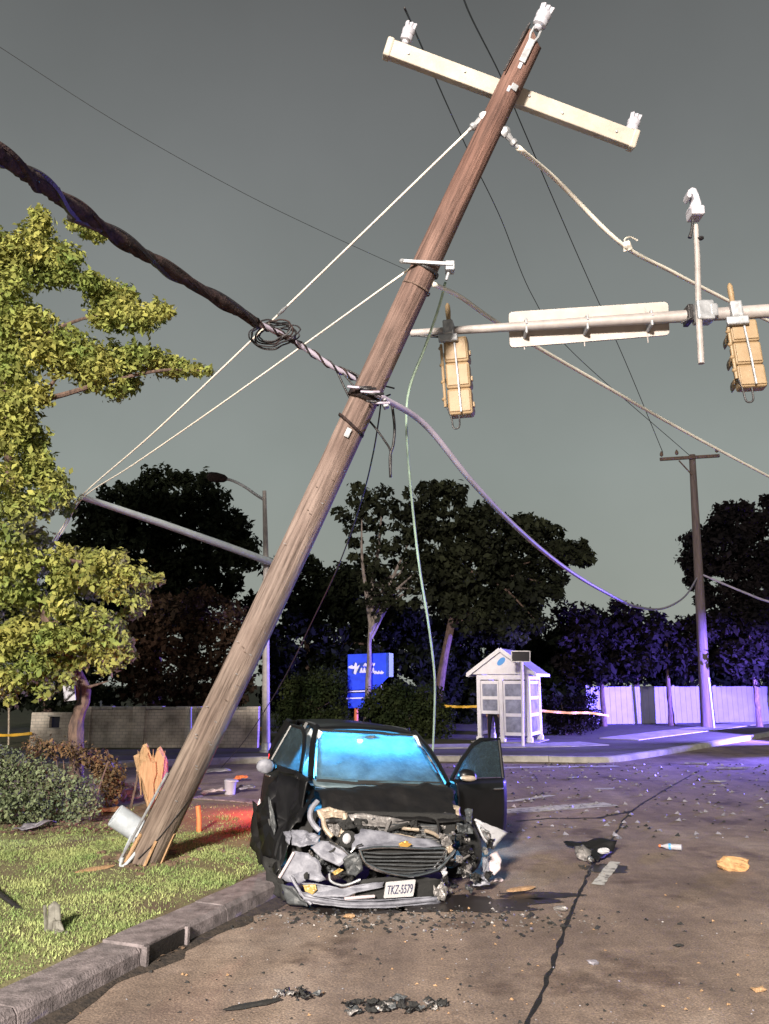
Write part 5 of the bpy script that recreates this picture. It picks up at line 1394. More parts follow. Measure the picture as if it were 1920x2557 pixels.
def tree(name, base, clumps, dens, size, lm, bm_, label, trunk, rs, group=None, limbs=10, lr=.05, cat='tree', fork=None):
    r = thing(name, base, label, cat, group)
    mb = MB(); tp = cr(trunk[0], 5)
    mb.tube(tp, [trunk[1] + (trunk[2] - trunk[1]) * i / (len(tp) - 1) for i in range(len(tp))], 10)
    mb.crumple(trunk[1] * .25, 3, rs); mb.build('trunk', bm_, r, smooth=True)
    g = random.Random(rs); top = Vector(trunk[0][-1])
    cs = sorted(clumps, key=lambda c: -c[1])[:limbs * 2]
    g.shuffle(cs)
    for c, rad, q in cs[:limbs]:
        a = Vector(trunk[0][0]).lerp(top, g.uniform(.55, 1.0)) if fork is None else Vector(fork)
        b = Vector(c); m = a.lerp(b, .5) + Vector((g.uniform(-.1, .1), g.uniform(-.1, .1), .12)) * (b - a).length * .6
        mb = MB(); p = cr([a, m, b], 5); mb.tube(p, [lr * (1 - .8 * i / (len(p) - 1)) for i in range(len(p))], 6); mb.build('limb', bm_, r, smooth=True)
    V, F = leaves(clumps, dens, size, rs)
    big_mesh('crown', V, F, lm, r, kind='stuff')
    return r
M['leaf_near'] = leaf_mat('near_leaf', (.40, .385, .110), (.19, .255, .07), .5, .3, 1.4)
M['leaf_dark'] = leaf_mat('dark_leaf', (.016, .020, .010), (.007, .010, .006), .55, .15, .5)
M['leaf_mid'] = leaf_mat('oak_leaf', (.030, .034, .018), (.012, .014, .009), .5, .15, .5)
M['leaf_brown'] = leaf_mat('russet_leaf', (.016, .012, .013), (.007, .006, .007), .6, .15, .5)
M['leaf_russet'] = leaf_mat('russet_leaf_dry', (.085, .048, .032), (.035, .026, .018), .55, .15, .6)
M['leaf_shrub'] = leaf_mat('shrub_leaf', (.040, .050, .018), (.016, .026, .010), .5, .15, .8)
M['leaf_hedge'] = leaf_mat('hedge_leaf', (.21, .235, .125), (.12, .16, .09), .55, .15, .9)
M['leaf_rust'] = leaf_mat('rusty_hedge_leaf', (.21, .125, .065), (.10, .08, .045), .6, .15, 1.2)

def pxc(lst, Y, spread, pxm, seed, k=1, q=.8):
    g = random.Random(seed); out = []
    for it in lst:
        x, y, r = it[:3]
        for _ in range(k):
            yy = Y + g.uniform(-spread, spread)
            c = P(x + g.uniform(-.25, .25) * r * (k > 1), y + g.uniform(-.25, .25) * r * (k > 1), yy)
            out.append((tuple(c), r * yy / 1950.0 * g.uniform(.85, 1.1), q))
    return out
# near left tree: long horizontal sprays reaching over the lawn
LT = [(105, 545, 28), (95, 575, 35), (60, 620, 55), (20, 650, 60), (120, 630, 48), (170, 640, 42), (225, 575, 28), (185, 560, 22), (250, 590, 18),
      (40, 700, 55), (110, 690, 40), (165, 690, 35), (230, 700, 40), (265, 740, 48), (310, 745, 42), (335, 790, 42), (370, 790, 36), (395, 775, 26), (418, 780, 17), (290, 790, 40), (250, 800, 35),
      (30, 790, 55), (90, 800, 45), (20, 870, 60), (90, 870, 55), (160, 860, 50), (200, 880, 45), (150, 910, 40), (240, 900, 48), (290, 900, 46), (340, 900, 42), (385, 905, 36), (420, 915, 32), (455, 920, 26), (490, 925, 20), (520, 930, 12), (290, 975, 30), (320, 960, 28), (225, 950, 35),
      (40, 950, 48), (95, 985, 40), (20, 1020, 50), (60, 1050, 42), (85, 1090, 36), (20, 1110, 50), (100, 1150, 34), (70, 1170, 42), (20, 1200, 50), (130, 1200, 36), (160, 1235, 30), (110, 1260, 42), (50, 1280, 50), (170, 1270, 20),
      (20, 1350, 55), (90, 1350, 42), (60, 1410, 46), (140, 1395, 30), (180, 1390, 30), (235, 1400, 32), (285, 1410, 36), (320, 1440, 34), (360, 1455, 26), (395, 1445, 16), (350, 1500, 30), (325, 1525, 22), (230, 1450, 42), (160, 1450, 40), (280, 1470, 36),
      (20, 1480, 50), (90, 1500, 46), (160, 1520, 42), (220, 1540, 44), (270, 1560, 38), (300, 1600, 34), (250, 1610, 40), (270, 1650, 32), (320, 1640, 20), (190, 1610, 36), (130, 1600, 42), (60, 1590, 50), (15, 1620, 50), (90, 1670, 40), (150, 1660, 36), (120, 1720, 26), (30, 1700, 42), (170, 1700, 20), (25, 1750, 16), (200, 1660, 24)]
left_off = [(x, y, 90) for x in (-80, -190, -300) for y in range(560, 1700, 125)]
lb = P(205, 1880, 13.4); lb.z = .13
tr_pts = [lb, P(190, 1830, 13.4), P(196, 1780, 13.4), P(212, 1740, 13.35), P(200, 1690, 13.35), P(120, 1560, 13.3), P(40, 1300, 13.2), P(10, 1000, 13.2), P(0, 700, 13.2)]
cl = pxc([(x, y, r * 1.12) for x, y, r in LT], 13.0, .9, 0, 3, 3, .8) + pxc(left_off, 13.2, 1.2, 0, 4, 2, .9)
lt = tree('maple_tree', lb, cl, 2300, .10, M['leaf_near'], M['bark'], 'brightly lit yellow green tree filling the left edge of the view', (tr_pts, .13, .05), 21, limbs=0)
for pts, r0 in (([P(30, 1010, 13.2), P(140, 990, 12.9), P(260, 955, 12.7), P(400, 925, 12.6), (P(500, 925, 12.5))], .06), ([P(20, 900, 13.2), P(100, 840, 13), P(230, 790, 12.8), P(350, 790, 12.6)], .05), ([P(10, 760, 13.2), P(60, 690, 13), P(110, 590, 13)], .045),
                ([P(110, 985, 12.9), P(150, 930, 12.8), P(172, 895, 12.8), P(220, 870, 12.7)], .035), ([P(60, 1420, 13.2), P(180, 1400, 13), P(330, 1440, 12.8)], .05), ([P(120, 1560, 13.3), P(220, 1540, 13), P(300, 1600, 12.8)], .05), ([P(205, 1720, 13.35), P(240, 1710, 13.3), P(272, 1700, 13.2)], .03), ([P(40, 1250, 13.2), P(100, 1230, 13), P(160, 1240, 12.9)], .04), ([P(205, 1760, 13.35), P(180, 1700, 13.2), P(190, 1690, 13.0)], .06)):
    p = cr(pts, 5); mb = MB(); mb.tube(p, [r0 * (1 - .75 * i / (len(p) - 1)) for i in range(len(p))], 7); mb.build('limb', M['bark'], lt, smooth=True)

# clipped hedge (front, grey green) and russet shrub behind it
hl = []
for x in np.arange(-420, 255, 26):
    topy = 1868 + max(0, (x - 20)) * .36 if x > 20 else 1862
    for y in np.arange(topy + 22, 2062 - max(0, x - 120) * .25, 26): hl.append((x, y, 24))
hb_ = G(60, 2060, .15)
hedge = thing('hedge', hb_, 'low clipped grey green hedge at left edge of the lawn', 'hedge')
V, F = leaves(pxc(hl, 11.9, .35, 0, 5, 2, 1.0) , 2600, .052, 31); big_mesh('foliage', V, F, M['leaf_hedge'], hedge, kind='stuff')
mb = MB()
for k in range(9): 
    b0 = hb_ + Vector((-1.8 + k * .33, .3, -.02)); mb.tube([b0, b0 + Vector((rnd.uniform(-.1, .1), 0, .5)), b0 + Vector((rnd.uniform(-.2, .2), .1, .85))], [.02, .015, .008], 5)
mb.build('stems', M['bark'], hedge, kind='stuff')
rl = [(80, 1868, 26), (120, 1868, 26), (160, 1872, 26), (200, 1885, 26), (235, 1895, 26), (265, 1910, 26), (285, 1930, 26), (292, 1955, 24), (285, 1985, 22), (270, 2000, 22), (262, 1945, 22), (240, 1920, 22), (275, 1965, 24)]
rb_ = G(250, 2035, .15); rb_.y = 12.9
rs_ = thing('shrub', rb_, 'russet shrub rising behind the right end of the hedge', 'shrub')
V, F = leaves(pxc(rl, 13.0, .25, 0, 6, 3, 1.0), 2600, .055, 32); big_mesh('foliage', V, F, M['leaf_rust'], rs_, kind='stuff')
mb = MB()
for k in range(6): 
    b0 = rb_ + Vector((-.9 + k * .3, .1, -.05)); mb.tube([b0, b0 + Vector((rnd.uniform(-.1, .1), 0, .5)), b0 + Vector((rnd.uniform(-.2, .2), .1, .95))], [.022, .016, .008], 5)
mb.build('stems', M['bark'], rs_, kind='stuff')
# leaf litter and mulch along the hedge foot
mb = MB()
for k in range(420):
    x, y = G(rnd.uniform(0, 330), rnd.uniform(2035, 2078), .17).xy; a = rnd.uniform(0, 6.28); s = rnd.uniform(.02, .05)
    z = lawn_z(x, y) + .012
    mb.add([(x + math.cos(a + t) * s * (1 if i % 2 == 0 else .5), y + math.sin(a + t) * s * (1 if i % 2 == 0 else .5), z + rnd.uniform(0, .02)) for i, t in enumerate((0, 1.57, 3.14, 4.71))], [(0, 1, 2, 3)])
mb.build('leaf_litter', mat('dead_leaf', (.14, .07, .06), .8, var=.5, vs=12), kind='stuff', label='dry brown leaf litter along the foot of the hedge', cat='leaf litter')

# far trees
def far_tree(name, lst, Y, spread, dens, size, lm, label, basepx, trunk_r, rs, k=3, limbs=12, q=.8, lr=.09, bark='bark', lean=0.0, tz=.5):
    b = P(basepx, 1850, Y); b.z = .13
    ys = [i[1] for i in lst]; topz = P(basepx, min(ys) + (max(ys) - min(ys)) * tz, Y).z
    tp = [b, b + Vector((lean * .3, 0, topz * .35)), b + Vector((lean, 0, topz))]
    return tree(name, b, pxc(lst, Y, spread, 0, rs, k, q), dens, size, lm, M[bark], label, (tp, trunk_r, trunk_r * .35), rs, 'trees behind the junction', limbs, lr)
def fill(poly, step, r, seed, jit=.35):
    g = random.Random(seed); out = []
    xs = [p[0] for p in poly]; ys = [p[1] for p in poly]
    x = min(xs)
    while x <= max(xs):
        y = min(ys)
        while y <= max(ys):
            px, py = x + g.uniform(-jit, jit) * step, y + g.uniform(-jit, jit) * step
            ins = False; n = len(poly)
            for i in range(n):
                x0, y0 = poly[i]; x1, y1 = poly[(i + 1) % n]
                if (y0 > py) != (y1 > py) and px < (x1 - x0) * (py - y0) / (y1 - y0) + x0: ins = not ins
            if ins: out.append((px, py, r * g.uniform(.7, 1.25)))
            y += step
        x += step
    return out
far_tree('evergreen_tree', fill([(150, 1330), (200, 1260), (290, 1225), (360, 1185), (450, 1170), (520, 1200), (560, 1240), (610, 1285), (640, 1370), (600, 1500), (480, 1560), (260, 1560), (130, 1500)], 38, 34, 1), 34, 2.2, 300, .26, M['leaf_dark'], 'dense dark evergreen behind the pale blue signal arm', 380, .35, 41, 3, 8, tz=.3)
far_tree('russet_tree', fill([(330, 1520), (450, 1470), (560, 1490), (640, 1560), (640, 1740), (560, 1790), (420, 1800), (330, 1740), (290, 1620)], 36, 32, 2), 29, 1.4, 330, .20, M['leaf_russet'], 'russet leaved tree behind the block wall and leaning pole', 470, .18, 42, 3, 8)
far_tree('dark_tree', fill([(-60, 1500), (80, 1380), (200, 1400), (330, 1560), (300, 1760), (60, 1790), (-60, 1760)], 44, 40, 3), 30, 1.8, 240, .24, M['leaf_dark'], 'dark tree mass seen under the near left tree', 110, .25, 43, 2, 6)
mid1 = fill([(1010, 1290), (1060, 1215), (1110, 1205), (1150, 1225), (1180, 1290), (1150, 1350), (1070, 1360)], 26, 20, 4) + fill([(1140, 1290), (1210, 1270), (1300, 1285), (1380, 1325), (1400, 1420), (1330, 1480), (1370, 1530), (1290, 1590), (1120, 1560), (1060, 1450)], 34, 30, 5) + fill([(1390, 1350), (1440, 1335), (1478, 1360), (1478, 1395), (1430, 1410), (1380, 1400)], 22, 19, 6) + fill([(1380, 1430), (1410, 1440), (1400, 1500), (1370, 1510)], 20, 15, 7)
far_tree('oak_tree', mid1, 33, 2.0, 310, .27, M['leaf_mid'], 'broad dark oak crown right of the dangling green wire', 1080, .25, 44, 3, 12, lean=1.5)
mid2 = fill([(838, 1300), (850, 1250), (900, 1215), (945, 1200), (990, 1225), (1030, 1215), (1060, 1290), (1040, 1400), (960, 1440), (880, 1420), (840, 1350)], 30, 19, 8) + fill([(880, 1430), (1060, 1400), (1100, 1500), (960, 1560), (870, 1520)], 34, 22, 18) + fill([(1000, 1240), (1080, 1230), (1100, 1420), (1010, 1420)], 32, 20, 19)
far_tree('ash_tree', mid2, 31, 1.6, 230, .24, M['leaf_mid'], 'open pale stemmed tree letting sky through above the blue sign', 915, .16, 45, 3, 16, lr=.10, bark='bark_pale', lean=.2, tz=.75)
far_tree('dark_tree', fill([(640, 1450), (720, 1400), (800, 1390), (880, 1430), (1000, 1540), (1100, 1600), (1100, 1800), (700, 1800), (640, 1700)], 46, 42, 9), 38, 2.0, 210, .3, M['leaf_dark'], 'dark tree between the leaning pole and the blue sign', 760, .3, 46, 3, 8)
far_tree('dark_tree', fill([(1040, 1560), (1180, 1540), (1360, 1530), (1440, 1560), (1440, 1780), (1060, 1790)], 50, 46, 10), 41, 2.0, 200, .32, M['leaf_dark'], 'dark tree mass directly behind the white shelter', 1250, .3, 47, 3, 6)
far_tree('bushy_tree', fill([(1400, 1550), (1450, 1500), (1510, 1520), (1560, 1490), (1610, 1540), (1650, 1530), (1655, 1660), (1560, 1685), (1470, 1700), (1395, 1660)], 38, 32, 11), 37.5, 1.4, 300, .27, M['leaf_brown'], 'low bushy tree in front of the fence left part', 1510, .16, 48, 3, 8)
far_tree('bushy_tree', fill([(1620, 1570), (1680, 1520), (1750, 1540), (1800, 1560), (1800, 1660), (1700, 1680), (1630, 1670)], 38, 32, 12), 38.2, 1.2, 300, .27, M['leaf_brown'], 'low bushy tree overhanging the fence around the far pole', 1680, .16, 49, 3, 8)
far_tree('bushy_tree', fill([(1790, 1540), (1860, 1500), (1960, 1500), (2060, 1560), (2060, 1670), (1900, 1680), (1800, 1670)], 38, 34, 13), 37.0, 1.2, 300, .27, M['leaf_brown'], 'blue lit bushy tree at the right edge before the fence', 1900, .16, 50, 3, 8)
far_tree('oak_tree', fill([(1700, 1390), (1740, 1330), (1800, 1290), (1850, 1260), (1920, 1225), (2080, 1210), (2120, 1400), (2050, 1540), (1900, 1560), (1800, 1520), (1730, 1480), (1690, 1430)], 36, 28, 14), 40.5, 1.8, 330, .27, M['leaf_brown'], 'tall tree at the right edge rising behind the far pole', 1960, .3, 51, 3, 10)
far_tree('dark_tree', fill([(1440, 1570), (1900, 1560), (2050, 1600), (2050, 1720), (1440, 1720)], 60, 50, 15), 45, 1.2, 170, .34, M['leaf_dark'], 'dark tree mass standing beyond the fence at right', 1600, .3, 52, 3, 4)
# shrubs round the blue sign
def shrub(lst, Y, label, basepx, rs, lm, size=.11):
    b = P(basepx, 1845, Y); b.z = .14
    r = thing('shrub', b, label, 'shrub')
    V, F = leaves(pxc(lst, Y, .5, 0, rs, 3, .9), 900, size, rs); big_mesh('foliage', V, F, lm, r, kind='stuff')
    mb = MB()
    for k in range(6): mb.tube([b + Vector((rnd.uniform(-.4, .4), 0, -.03)), b + Vector((rnd.uniform(-.5, .5), 0, .6)), b + Vector((rnd.uniform(-.8, .8), 0, 1.3))], [.03, .022, .01], 5)
    mb.build('stems', M['bark'], r, kind='stuff')
shrub(fill([(690, 1790), (720, 1720), (790, 1660), (840, 1680), (860, 1760), (850, 1830), (700, 1840)], 30, 27, 21), 30.5, 'dark green shrub standing left of the blue sign', 780, 61, M['leaf_shrub'])
shrub(fill([(905, 1770), (950, 1720), (1030, 1695), (1090, 1720), (1125, 1780), (1120, 1845), (930, 1835)], 30, 27, 22), 29.5, 'green shrub covering the right foot of the blue sign', 1020, 62, M['leaf_shrub'])
shrub(fill([(1360, 1760), (1420, 1720), (1490, 1740), (1500, 1820), (1380, 1830)], 30, 25, 23), 31.5, 'low dark shrub right of the white shelter', 1430, 63, M['leaf_brown'])

# ================================================================== CARS
def side_x(y, z, hw=.93):
    x = hw - .03 + .03 * math.sin(math.pi * min(1, max(0, (z - .25) / .8)))
    if y < .6: x -= (.6 - y) ** 2 * .25
    if y > 3.9: x -= (y - 3.9) ** 2 * .35
    if z > 1.04: x = .885 - (z - 1.04) * .45
    return x
ARCH = ((.95, .40), (3.62, .40))
def in_arch(y, z): return any((y - a) ** 2 + (z - .36) ** 2 < r * r for a, r in ARCH)
def shell(root, paint, open_doors, y0=.55, right_y0=None):
    for s in (-1, 1):
        yy0 = y0 if s < 0 or right_y0 is None else right_y0
        def f(u, v):
            y = yy0 + u * (4.42 - yy0); z = .27 + v * .79
            return Vector((s * side_x(y, z), y, z))
        def keep(u, v):
            y = yy0 + u * (4.42 - yy0); z = .27 + v * .79
            if in_arch(y, z): return False
            if s in open_doors and 1.30 < y < 2.36 and z > .36: return False
            return True
        mb = MB(); mb.grid(f, 78, 18, keep); mb.build('body_side', paint, root, smooth=True, solid=.02)
    # roof
    def rf(u, v):
        x = -1 + 2 * u; y = 1.93 + v * 2.25
        z = 1.635 - .05 * x * x - .06 * max(0, (v - .55)) ** 2 * 5 - .05 * max(0, .2 - v) ** 2 * 25
        return Vector((x * .655, y, z))
    mb = MB(); mb.grid(rf, 16, 20); mb.build('roof', paint, root, smooth=True, solid=.03)
    for s in (-1, 1):
        mb = MB(); mb.tube(cr([(s * .60, 2.2, 1.585), (s * .60, 2.4, 1.60), (s * .60, 3.5, 1.585), (s * .60, 3.8, 1.54)], 5), .022, 6); mb.build('roof_rail', M['car_plastic'], root, smooth=True)
        # pillars
        for nm, a, b, w in (('a_pillar', (.80, 1.10, 1.03), (.625, 1.97, 1.585), .075), ('b_pillar', (.875, 2.40, 1.03), (.66, 2.45, 1.60), .10), ('c_pillar', (.865, 3.38, 1.03), (.66, 3.30, 1.58), .10), ('d_pillar', (.82, 4.30, 1.03), (.64, 4.05, 1.55), .16)):
            mb = MB(); p = cr([(s * a[0], a[1], a[2]), (s * (a[0] + b[0]) / 2 + s * .02, (a[1] + b[1]) / 2, (a[2] + b[2]) / 2 + (.03 if nm == 'a_pillar' else 0)), (s * b[0], b[1], b[2])], 5)
            mb.tube(p, w / 2, 8); mb.build(nm, paint, root, smooth=True)
    # tailgate with rear glass
    mb = MB(); mb.grid(lambda u, v: Vector(((-1 + 2 * u) * (.80 - .0 * v), 4.40 - .05 * (2 * u - 1) ** 2, .35 + v * .72)), 8, 4); tg = mb.build('tailgate', paint, root, smooth=True, solid=.03)
    mb = MB(); mb.grid(lambda u, v: Vector(((-1 + 2 * u) * (.78 - .16 * v), 4.37 - .28 * v - .04 * (2 * u - 1) ** 2, 1.08 + v * .48)), 6, 3); mb.build('rear_glass', M['side_glass'], tg, smooth=True, solid=.008)
    mb = MB(); mb.box((0, 2.55, .27), (1.6, 3.5, .06)); mb.build('floor_pan', M['tyre'], root)
def side_glass(root, s, y0, y1, name='side_window'):
    def f(u, v):
        z = 1.06 + v * .48; yy0 = y0 + (v * .10 if y0 > 1.5 else v * .6); yy1 = y1 - (v * .05 if y1 < 3.6 else v * .24)
        y = yy0 + u * (yy1 - yy0); return Vector((s * (side_x(y, z) - .015), y, z))
    mb = MB(); mb.grid(f, 6, 5); return mb.build(name, M['side_glass'], root, smooth=True, solid=.006)
def wheel(root, x, y, z=.355, steer=0.0, camber=0.0, flat=0.0):
    s = 1 if x > 0 else -1
    ax = Matrix.Rotation(R(steer), 3, 'Z') @ Matrix.Rotation(R(camber), 3, 'Y') @ Vector((s, 0, 0))
    A = axis_mat((x, y, z), ax, (0, 0, 1))
    mb = MB(); mb.lathe([(.235, -.11), (.30, -.115), (.345, -.10), (.355, -.05), (.357, .05), (.345, .10), (.30, .115), (.235, .11)], 28, A, cap=False)
    t = mb.build('wheel', M['tyre'], root, smooth=True)
    mb = MB(); mb.lathe([(.236, -.10), (.225, .02), (.236, .10)], 24, A, cap=False)
    for k in range(5):
        a = 2 * math.pi * k / 5
        mb.beam(A @ Vector((.03 * math.cos(a), .03 * math.sin(a), .07)), A @ Vector((.228 * math.cos(a), .228 * math.sin(a), .085)), .06, .03, ax)
    mb.lathe([(.06, .05), (.06, .10), (.001, .105)], 12, A); mb.build('rim', M['rim'], t, smooth=True)
    return t
def door(root, s, phi, paint, name='front_door', mirror_dx=.0, upright=False):
    base_x = globals()['side_x']
    def side_x(y, z): return base_x(y, z) + ((z - 1.04) * .33 if upright and z > 1.04 else 0)
    hx, hy = side_x(1.30, .7), 1.30
    c, sn = math.cos(R(phi)), math.sin(R(phi))
    def T(x, y, z):
        dx, dy = x - hx, y - hy                       # outboard coordinates, mirrored by s
        return Vector((s * (hx + dx * c + dy * sn), hy - dx * sn + dy * c, z))
    mb = MB(); mb.grid(lambda u, v: T(side_x(1.30 + u * 1.06, .33 + v * .73), 1.30 + u * 1.06, .33 + v * .73), 16, 12)
    d = mb.build(name, paint, root, smooth=True, solid=.03)
    mb = MB(); mb.grid(lambda u, v: T(side_x(1.34 + u * .98, .38 + v * .64) - .12, 1.34 + u * .98, .38 + v * .64), 8, 8); mb.build('inner_trim', M['seat'], d, smooth=True, solid=.04)
    mb = MB(); e0 = [T(side_x(2.36, z) - .02, 2.365, z) for z in (.36, .6, .85, 1.03)]; mb.tube(e0, .03, 6); mb.build('door_edge', M['car_plastic'], d, smooth=True)
    fr = [(1.34, 1.06), (1.55, 1.29), (1.76, 1.47), (1.94, 1.55), (2.32, 1.565), (2.36, 1.06)]
    mb = MB(); mb.tube([T(side_x(y, z) - .01, y, z) for y, z in fr], .026, 8); mb.build('window_frame', paint, d, smooth=True)
    pts = [T(side_x(y, z) - .015, y, z) for y, z in [(1.42, 1.07), (1.58, 1.27), (1.78, 1.45), (1.95, 1.53), (2.30, 1.545), (2.33, 1.07)]]
    mb = MB(); cen = sum(pts, Vector()) / len(pts); mb.add([cen] + pts, [(0, 1 + i, 1 + (i + 1) % len(pts)) for i in range(len(pts))]); mb.build('window_glass', M['side_glass'], d, solid=.006)
    mb = MB(); mb.beam(T(side_x(2.1, .93) + .03, 2.08, .93), T(side_x(2.25, .93) + .03, 2.26, .93), .03, .03); mb.build('door_handle', M['chrome'], d, bev=.008)
    # mirror
    q = T(side_x(1.45, 1.08) + .13 + mirror_dx, 1.46, 1.12)
    mb = MB(); mb.blob(q, .115, 14, .08, 2, 1, (1.05, .62, .72)); m_ = mb.build('mirror', paint, d, smooth=True)
    mb = MB(); mb.beam(T(side_x(1.45, 1.04) - .02, 1.45, 1.05), q, .05, .05); mb.build('mirror_stalk', paint, m_)
    return d, m_, q, T

# ------------------------------------------------------------------ the wreck
YAW, ROLL = 15.0, 4.0
CAR = Vector((.18, 8.16, .06))
car = thing('wrecked_car', CAR, 'wrecked black car facing the camera with crushed front and open doors', 'car', rot=(0, R(ROLL), R(YAW)), local=True)
car.scale = (1, 1, .935)
CM = Matrix.Translation(CAR) @ Matrix.Rotation(R(YAW), 4, 'Z') @ Matrix.Rotation(R(ROLL), 4, 'Y') @ Matrix.Diagonal((1, 1, .935, 1))
CI = CM.inverted(); CI3 = CI.to_3x3()
def C(px, py, yl):
    o = CI @ Vector((0, 0, CAM_H)); d = CI3 @ ray(px, py)
    return o + d * ((yl - o.y) / d.y)
shell(car, M['car_black'], (-1, 1), .75, 1.05)
for s in (-1, 1):
    side_glass(car, s, 2.46, 3.32); side_glass(car, s, 3.42, 4.25)
wheel(car, -.84, .98, .345, -18, 6); wheel(car, .84, .95, .36, 25, -8); wheel(car, -.83, 3.62); wheel(car, .83, 3.62)
dR, mR, qR, TR = door(car, 1, 60, M['car_black'], 'front_door', 0, True)
dR['label'] = 'black front door swung open on the right with its window'
dL, mL, qL, TL = door(car, -1, 13, M['car_black'], 'front_door', .24)
mb = MB(); mb.blob(qL + Vector((-.02, -.05, .0)), .10, 14, .05, 2, 3, (1.0, .45, .85)); mb.build('mirror_glass', M['car_silver'], mL, smooth=True)
mb = MB(); mb.blob(qR + Vector((.0, -.045, -.025)), .095, 14, .05, 2, 3, (1.1, .5, .42)); mb.build('mirror_lower_cap', M['tan_metal'], mR, smooth=True)
# bright bent trim along the left door edge
mb = MB(); mb.tube(cr([C(649, 1995, 1.75), C(641, 2045, 1.7), C(628, 2100, 1.65)], 5), [.008] + [.018] * 9 + [.006], 6); mb.build('bent_trim', M['pinkish'], car, smooth=True)

# dark crumpled wing and sill filling the left front corner down to the road
plate_l = lambda name, pts, m, th, cr_, sd: sheet(name, [C(*p) for p in pts], m, car, th, cr_, sd)
plate_l('left_front_wing', [(700, 1932, 1.25), (742, 1945, 1.2), (786, 1960, 1.0), (782, 2010, .75), (760, 2060, .6), (726, 2076, .56), (716, 2120, .55), (694, 2190, .55), (668, 2160, .8), (648, 2090, 1.05), (640, 2010, 1.2)], M['car_black'], .02, .05, 31)
plate_l('sill_panel', [(630, 2000, 1.5), (652, 2010, 1.35), (664, 2100, 1.1), (672, 2170, .9), (650, 2160, 1.2), (626, 2110, 1.5)], M['car_black_dirty'], .02, .04, 32)
plate_l('wheel_liner', [(660, 2140, .9), (700, 2150, .6), (706, 2205, .4), (716, 2250, .3), (690, 2240, .5), (668, 2200, .7)], M['tyre'], .02, .04, 33)
plate_l('torn_sill', [(668, 1990, .9), (676, 2000, .88), (690, 2060, .82), (684, 2086, .8), (676, 2060, .84)], M['car_plastic'], .015, .02, 34)

# windscreen: grid fitted between the pillars, slightly bowed and dented
def ws(u, v):
    x = -1 + 2 * u
    p = Vector((x * (.745 - .13 * v), 1.06 + .86 * v - .10 * (1 - x * x) * (1 - .4 * v), 1.02 + .525 * v))
    p.y += .035 * noise.noise(Vector((x * 2.2, v * 2, 1))) ; p.z += .012 * noise.noise(Vector((x * 3, v * 4, 5)))
    return p
mb = MB(); mb.grid(ws, 20, 14); w_ = mb.build('windscreen', M['windscreen'], car, smooth=True, solid=.007)
for nm, pts in (('screen_seal', [ws(i / 12, 0) + Vector((0, -.01, -.005)) for i in range(13)]), ('screen_seal', [ws(i / 12, 1) for i in range(13)])):
    mb = MB(); mb.tube(pts, .018, 6); mb.build(nm, M['tyre'], w_)
mb = MB(); mb.beam(ws(.30, .02) + Vector((0, -.02, .01)), ws(.98, .04) + Vector((0, -.025, .01)), .018, .014); mb.build('wiper', M['tyre'], w_)
mb = MB(); mb.grid(lambda u, v: Vector(((-1 + 2 * u) * .78, .98 + .12 * v - .08 * (1 - (2 * u - 1) ** 2), .955 + .06 * v)), 12, 3); mb.crumple(.015, 5, 2); mb.build('cowl', mat('pale_cowl_plastic', (.10, .14, .16), .4, var=.3, vs=8), car, smooth=True, solid=.02)
# mirror pod and torn headliner behind the glass
mb = MB(); mb.blob((.02, 1.78, 1.44), .085, 10, .4, 3, 2, (1.3, .5, .9)); mb.build('rear_view_mirror', M['car_plastic'], car, smooth=True)
# cabin: dash, deployed airbags, seats, lit courtesy lamp
mb = MB(); mb.grid(lambda u, v: Vector(((-1 + 2 * u) * .74, 1.12 + .45 * v, .94 + .05 * math.sin(v * 3) + .03 * (1 - v))), 10, 5); mb.build('dashboard', M['car_plastic'], car, smooth=True, solid=.06)
def airbag(c, r, sq, seed):
    mb = MB(); mb.blob(c, r, 22, .22, 2.2, seed, sq); mb.crumple(.02, 7, seed); return mb.build('airbag', M['airbag'], car, smooth=True)
airbag((.38, 2.08, 1.12), .34, (1.05, .5, 1.05), 1); airbag((-.36, 2.12, 1.06), .37, (1.0, .5, .9), 2)
for s in (-1, 1):
    mb = MB(); mb.grid(lambda u, v: Vector((s * (side_x(2.5, 1.53 - .45 * v) - .07 + .015 * math.sin(u * 20)), 1.75 + u * 1.5, 1.53 - .45 * v + .02 * math.sin(u * 14))), 22, 8); mb.build('curtain_airbag', M['airbag'], car, smooth=True, solid=.03)
for x in (-.36, .36):
    mb = MB(); mb.box((x, 2.50, .86), (.50, .16, .68), Matrix.Rotation(R(-12), 3, 'X')); mb.box((x, 2.28, .50), (.52, .52, .16)); st_ = mb.build('front_seat', M['seat'], car, bev=.05)
    mb = MB(); mb.box((x, 2.60, 1.31), (.27, .10, .18)); mb.build('headrest', M['seat'], st_, bev=.04)
mb = MB(); mb.box((0, 3.45, .80), (1.3, .18, .75)); mb.build('rear_seat', M['seat'], car, bev=.05)
mb = MB(); mb.lathe([(.001, 0), (.05, 0), (.05, .02), (.001, .025)], 12, axis_mat((-.13, 1.74, 1.44), (0, -.6, -1))); mb.build('cabin_lamp', M['dome'], car)
for lx in (-.42, .02, .40):  # added unseen lights, spread wide to even out the windscreen glow
    lamp('cabin_fill_light', 'POINT', (lx, 1.80, 1.14 + .05 * abs(lx)), CABIN_FILL_W / 2.6, (.09, .52, 1.0), .16, car)
mb = MB(); mb.blob((-.83, 4.34, .98), .10, 10, .1, 2, 1, (.5, .35, 1.5)); tl_ = mb.build('tail_lamp', M['red_lens'], car, smooth=True)
mb = MB(); mb.blob((.83, 4.34, .98), .10, 10, .1, 2, 1, (.5, .35, 1.5)); mb.build('tail_lamp', M['red_lens'], car, smooth=True)
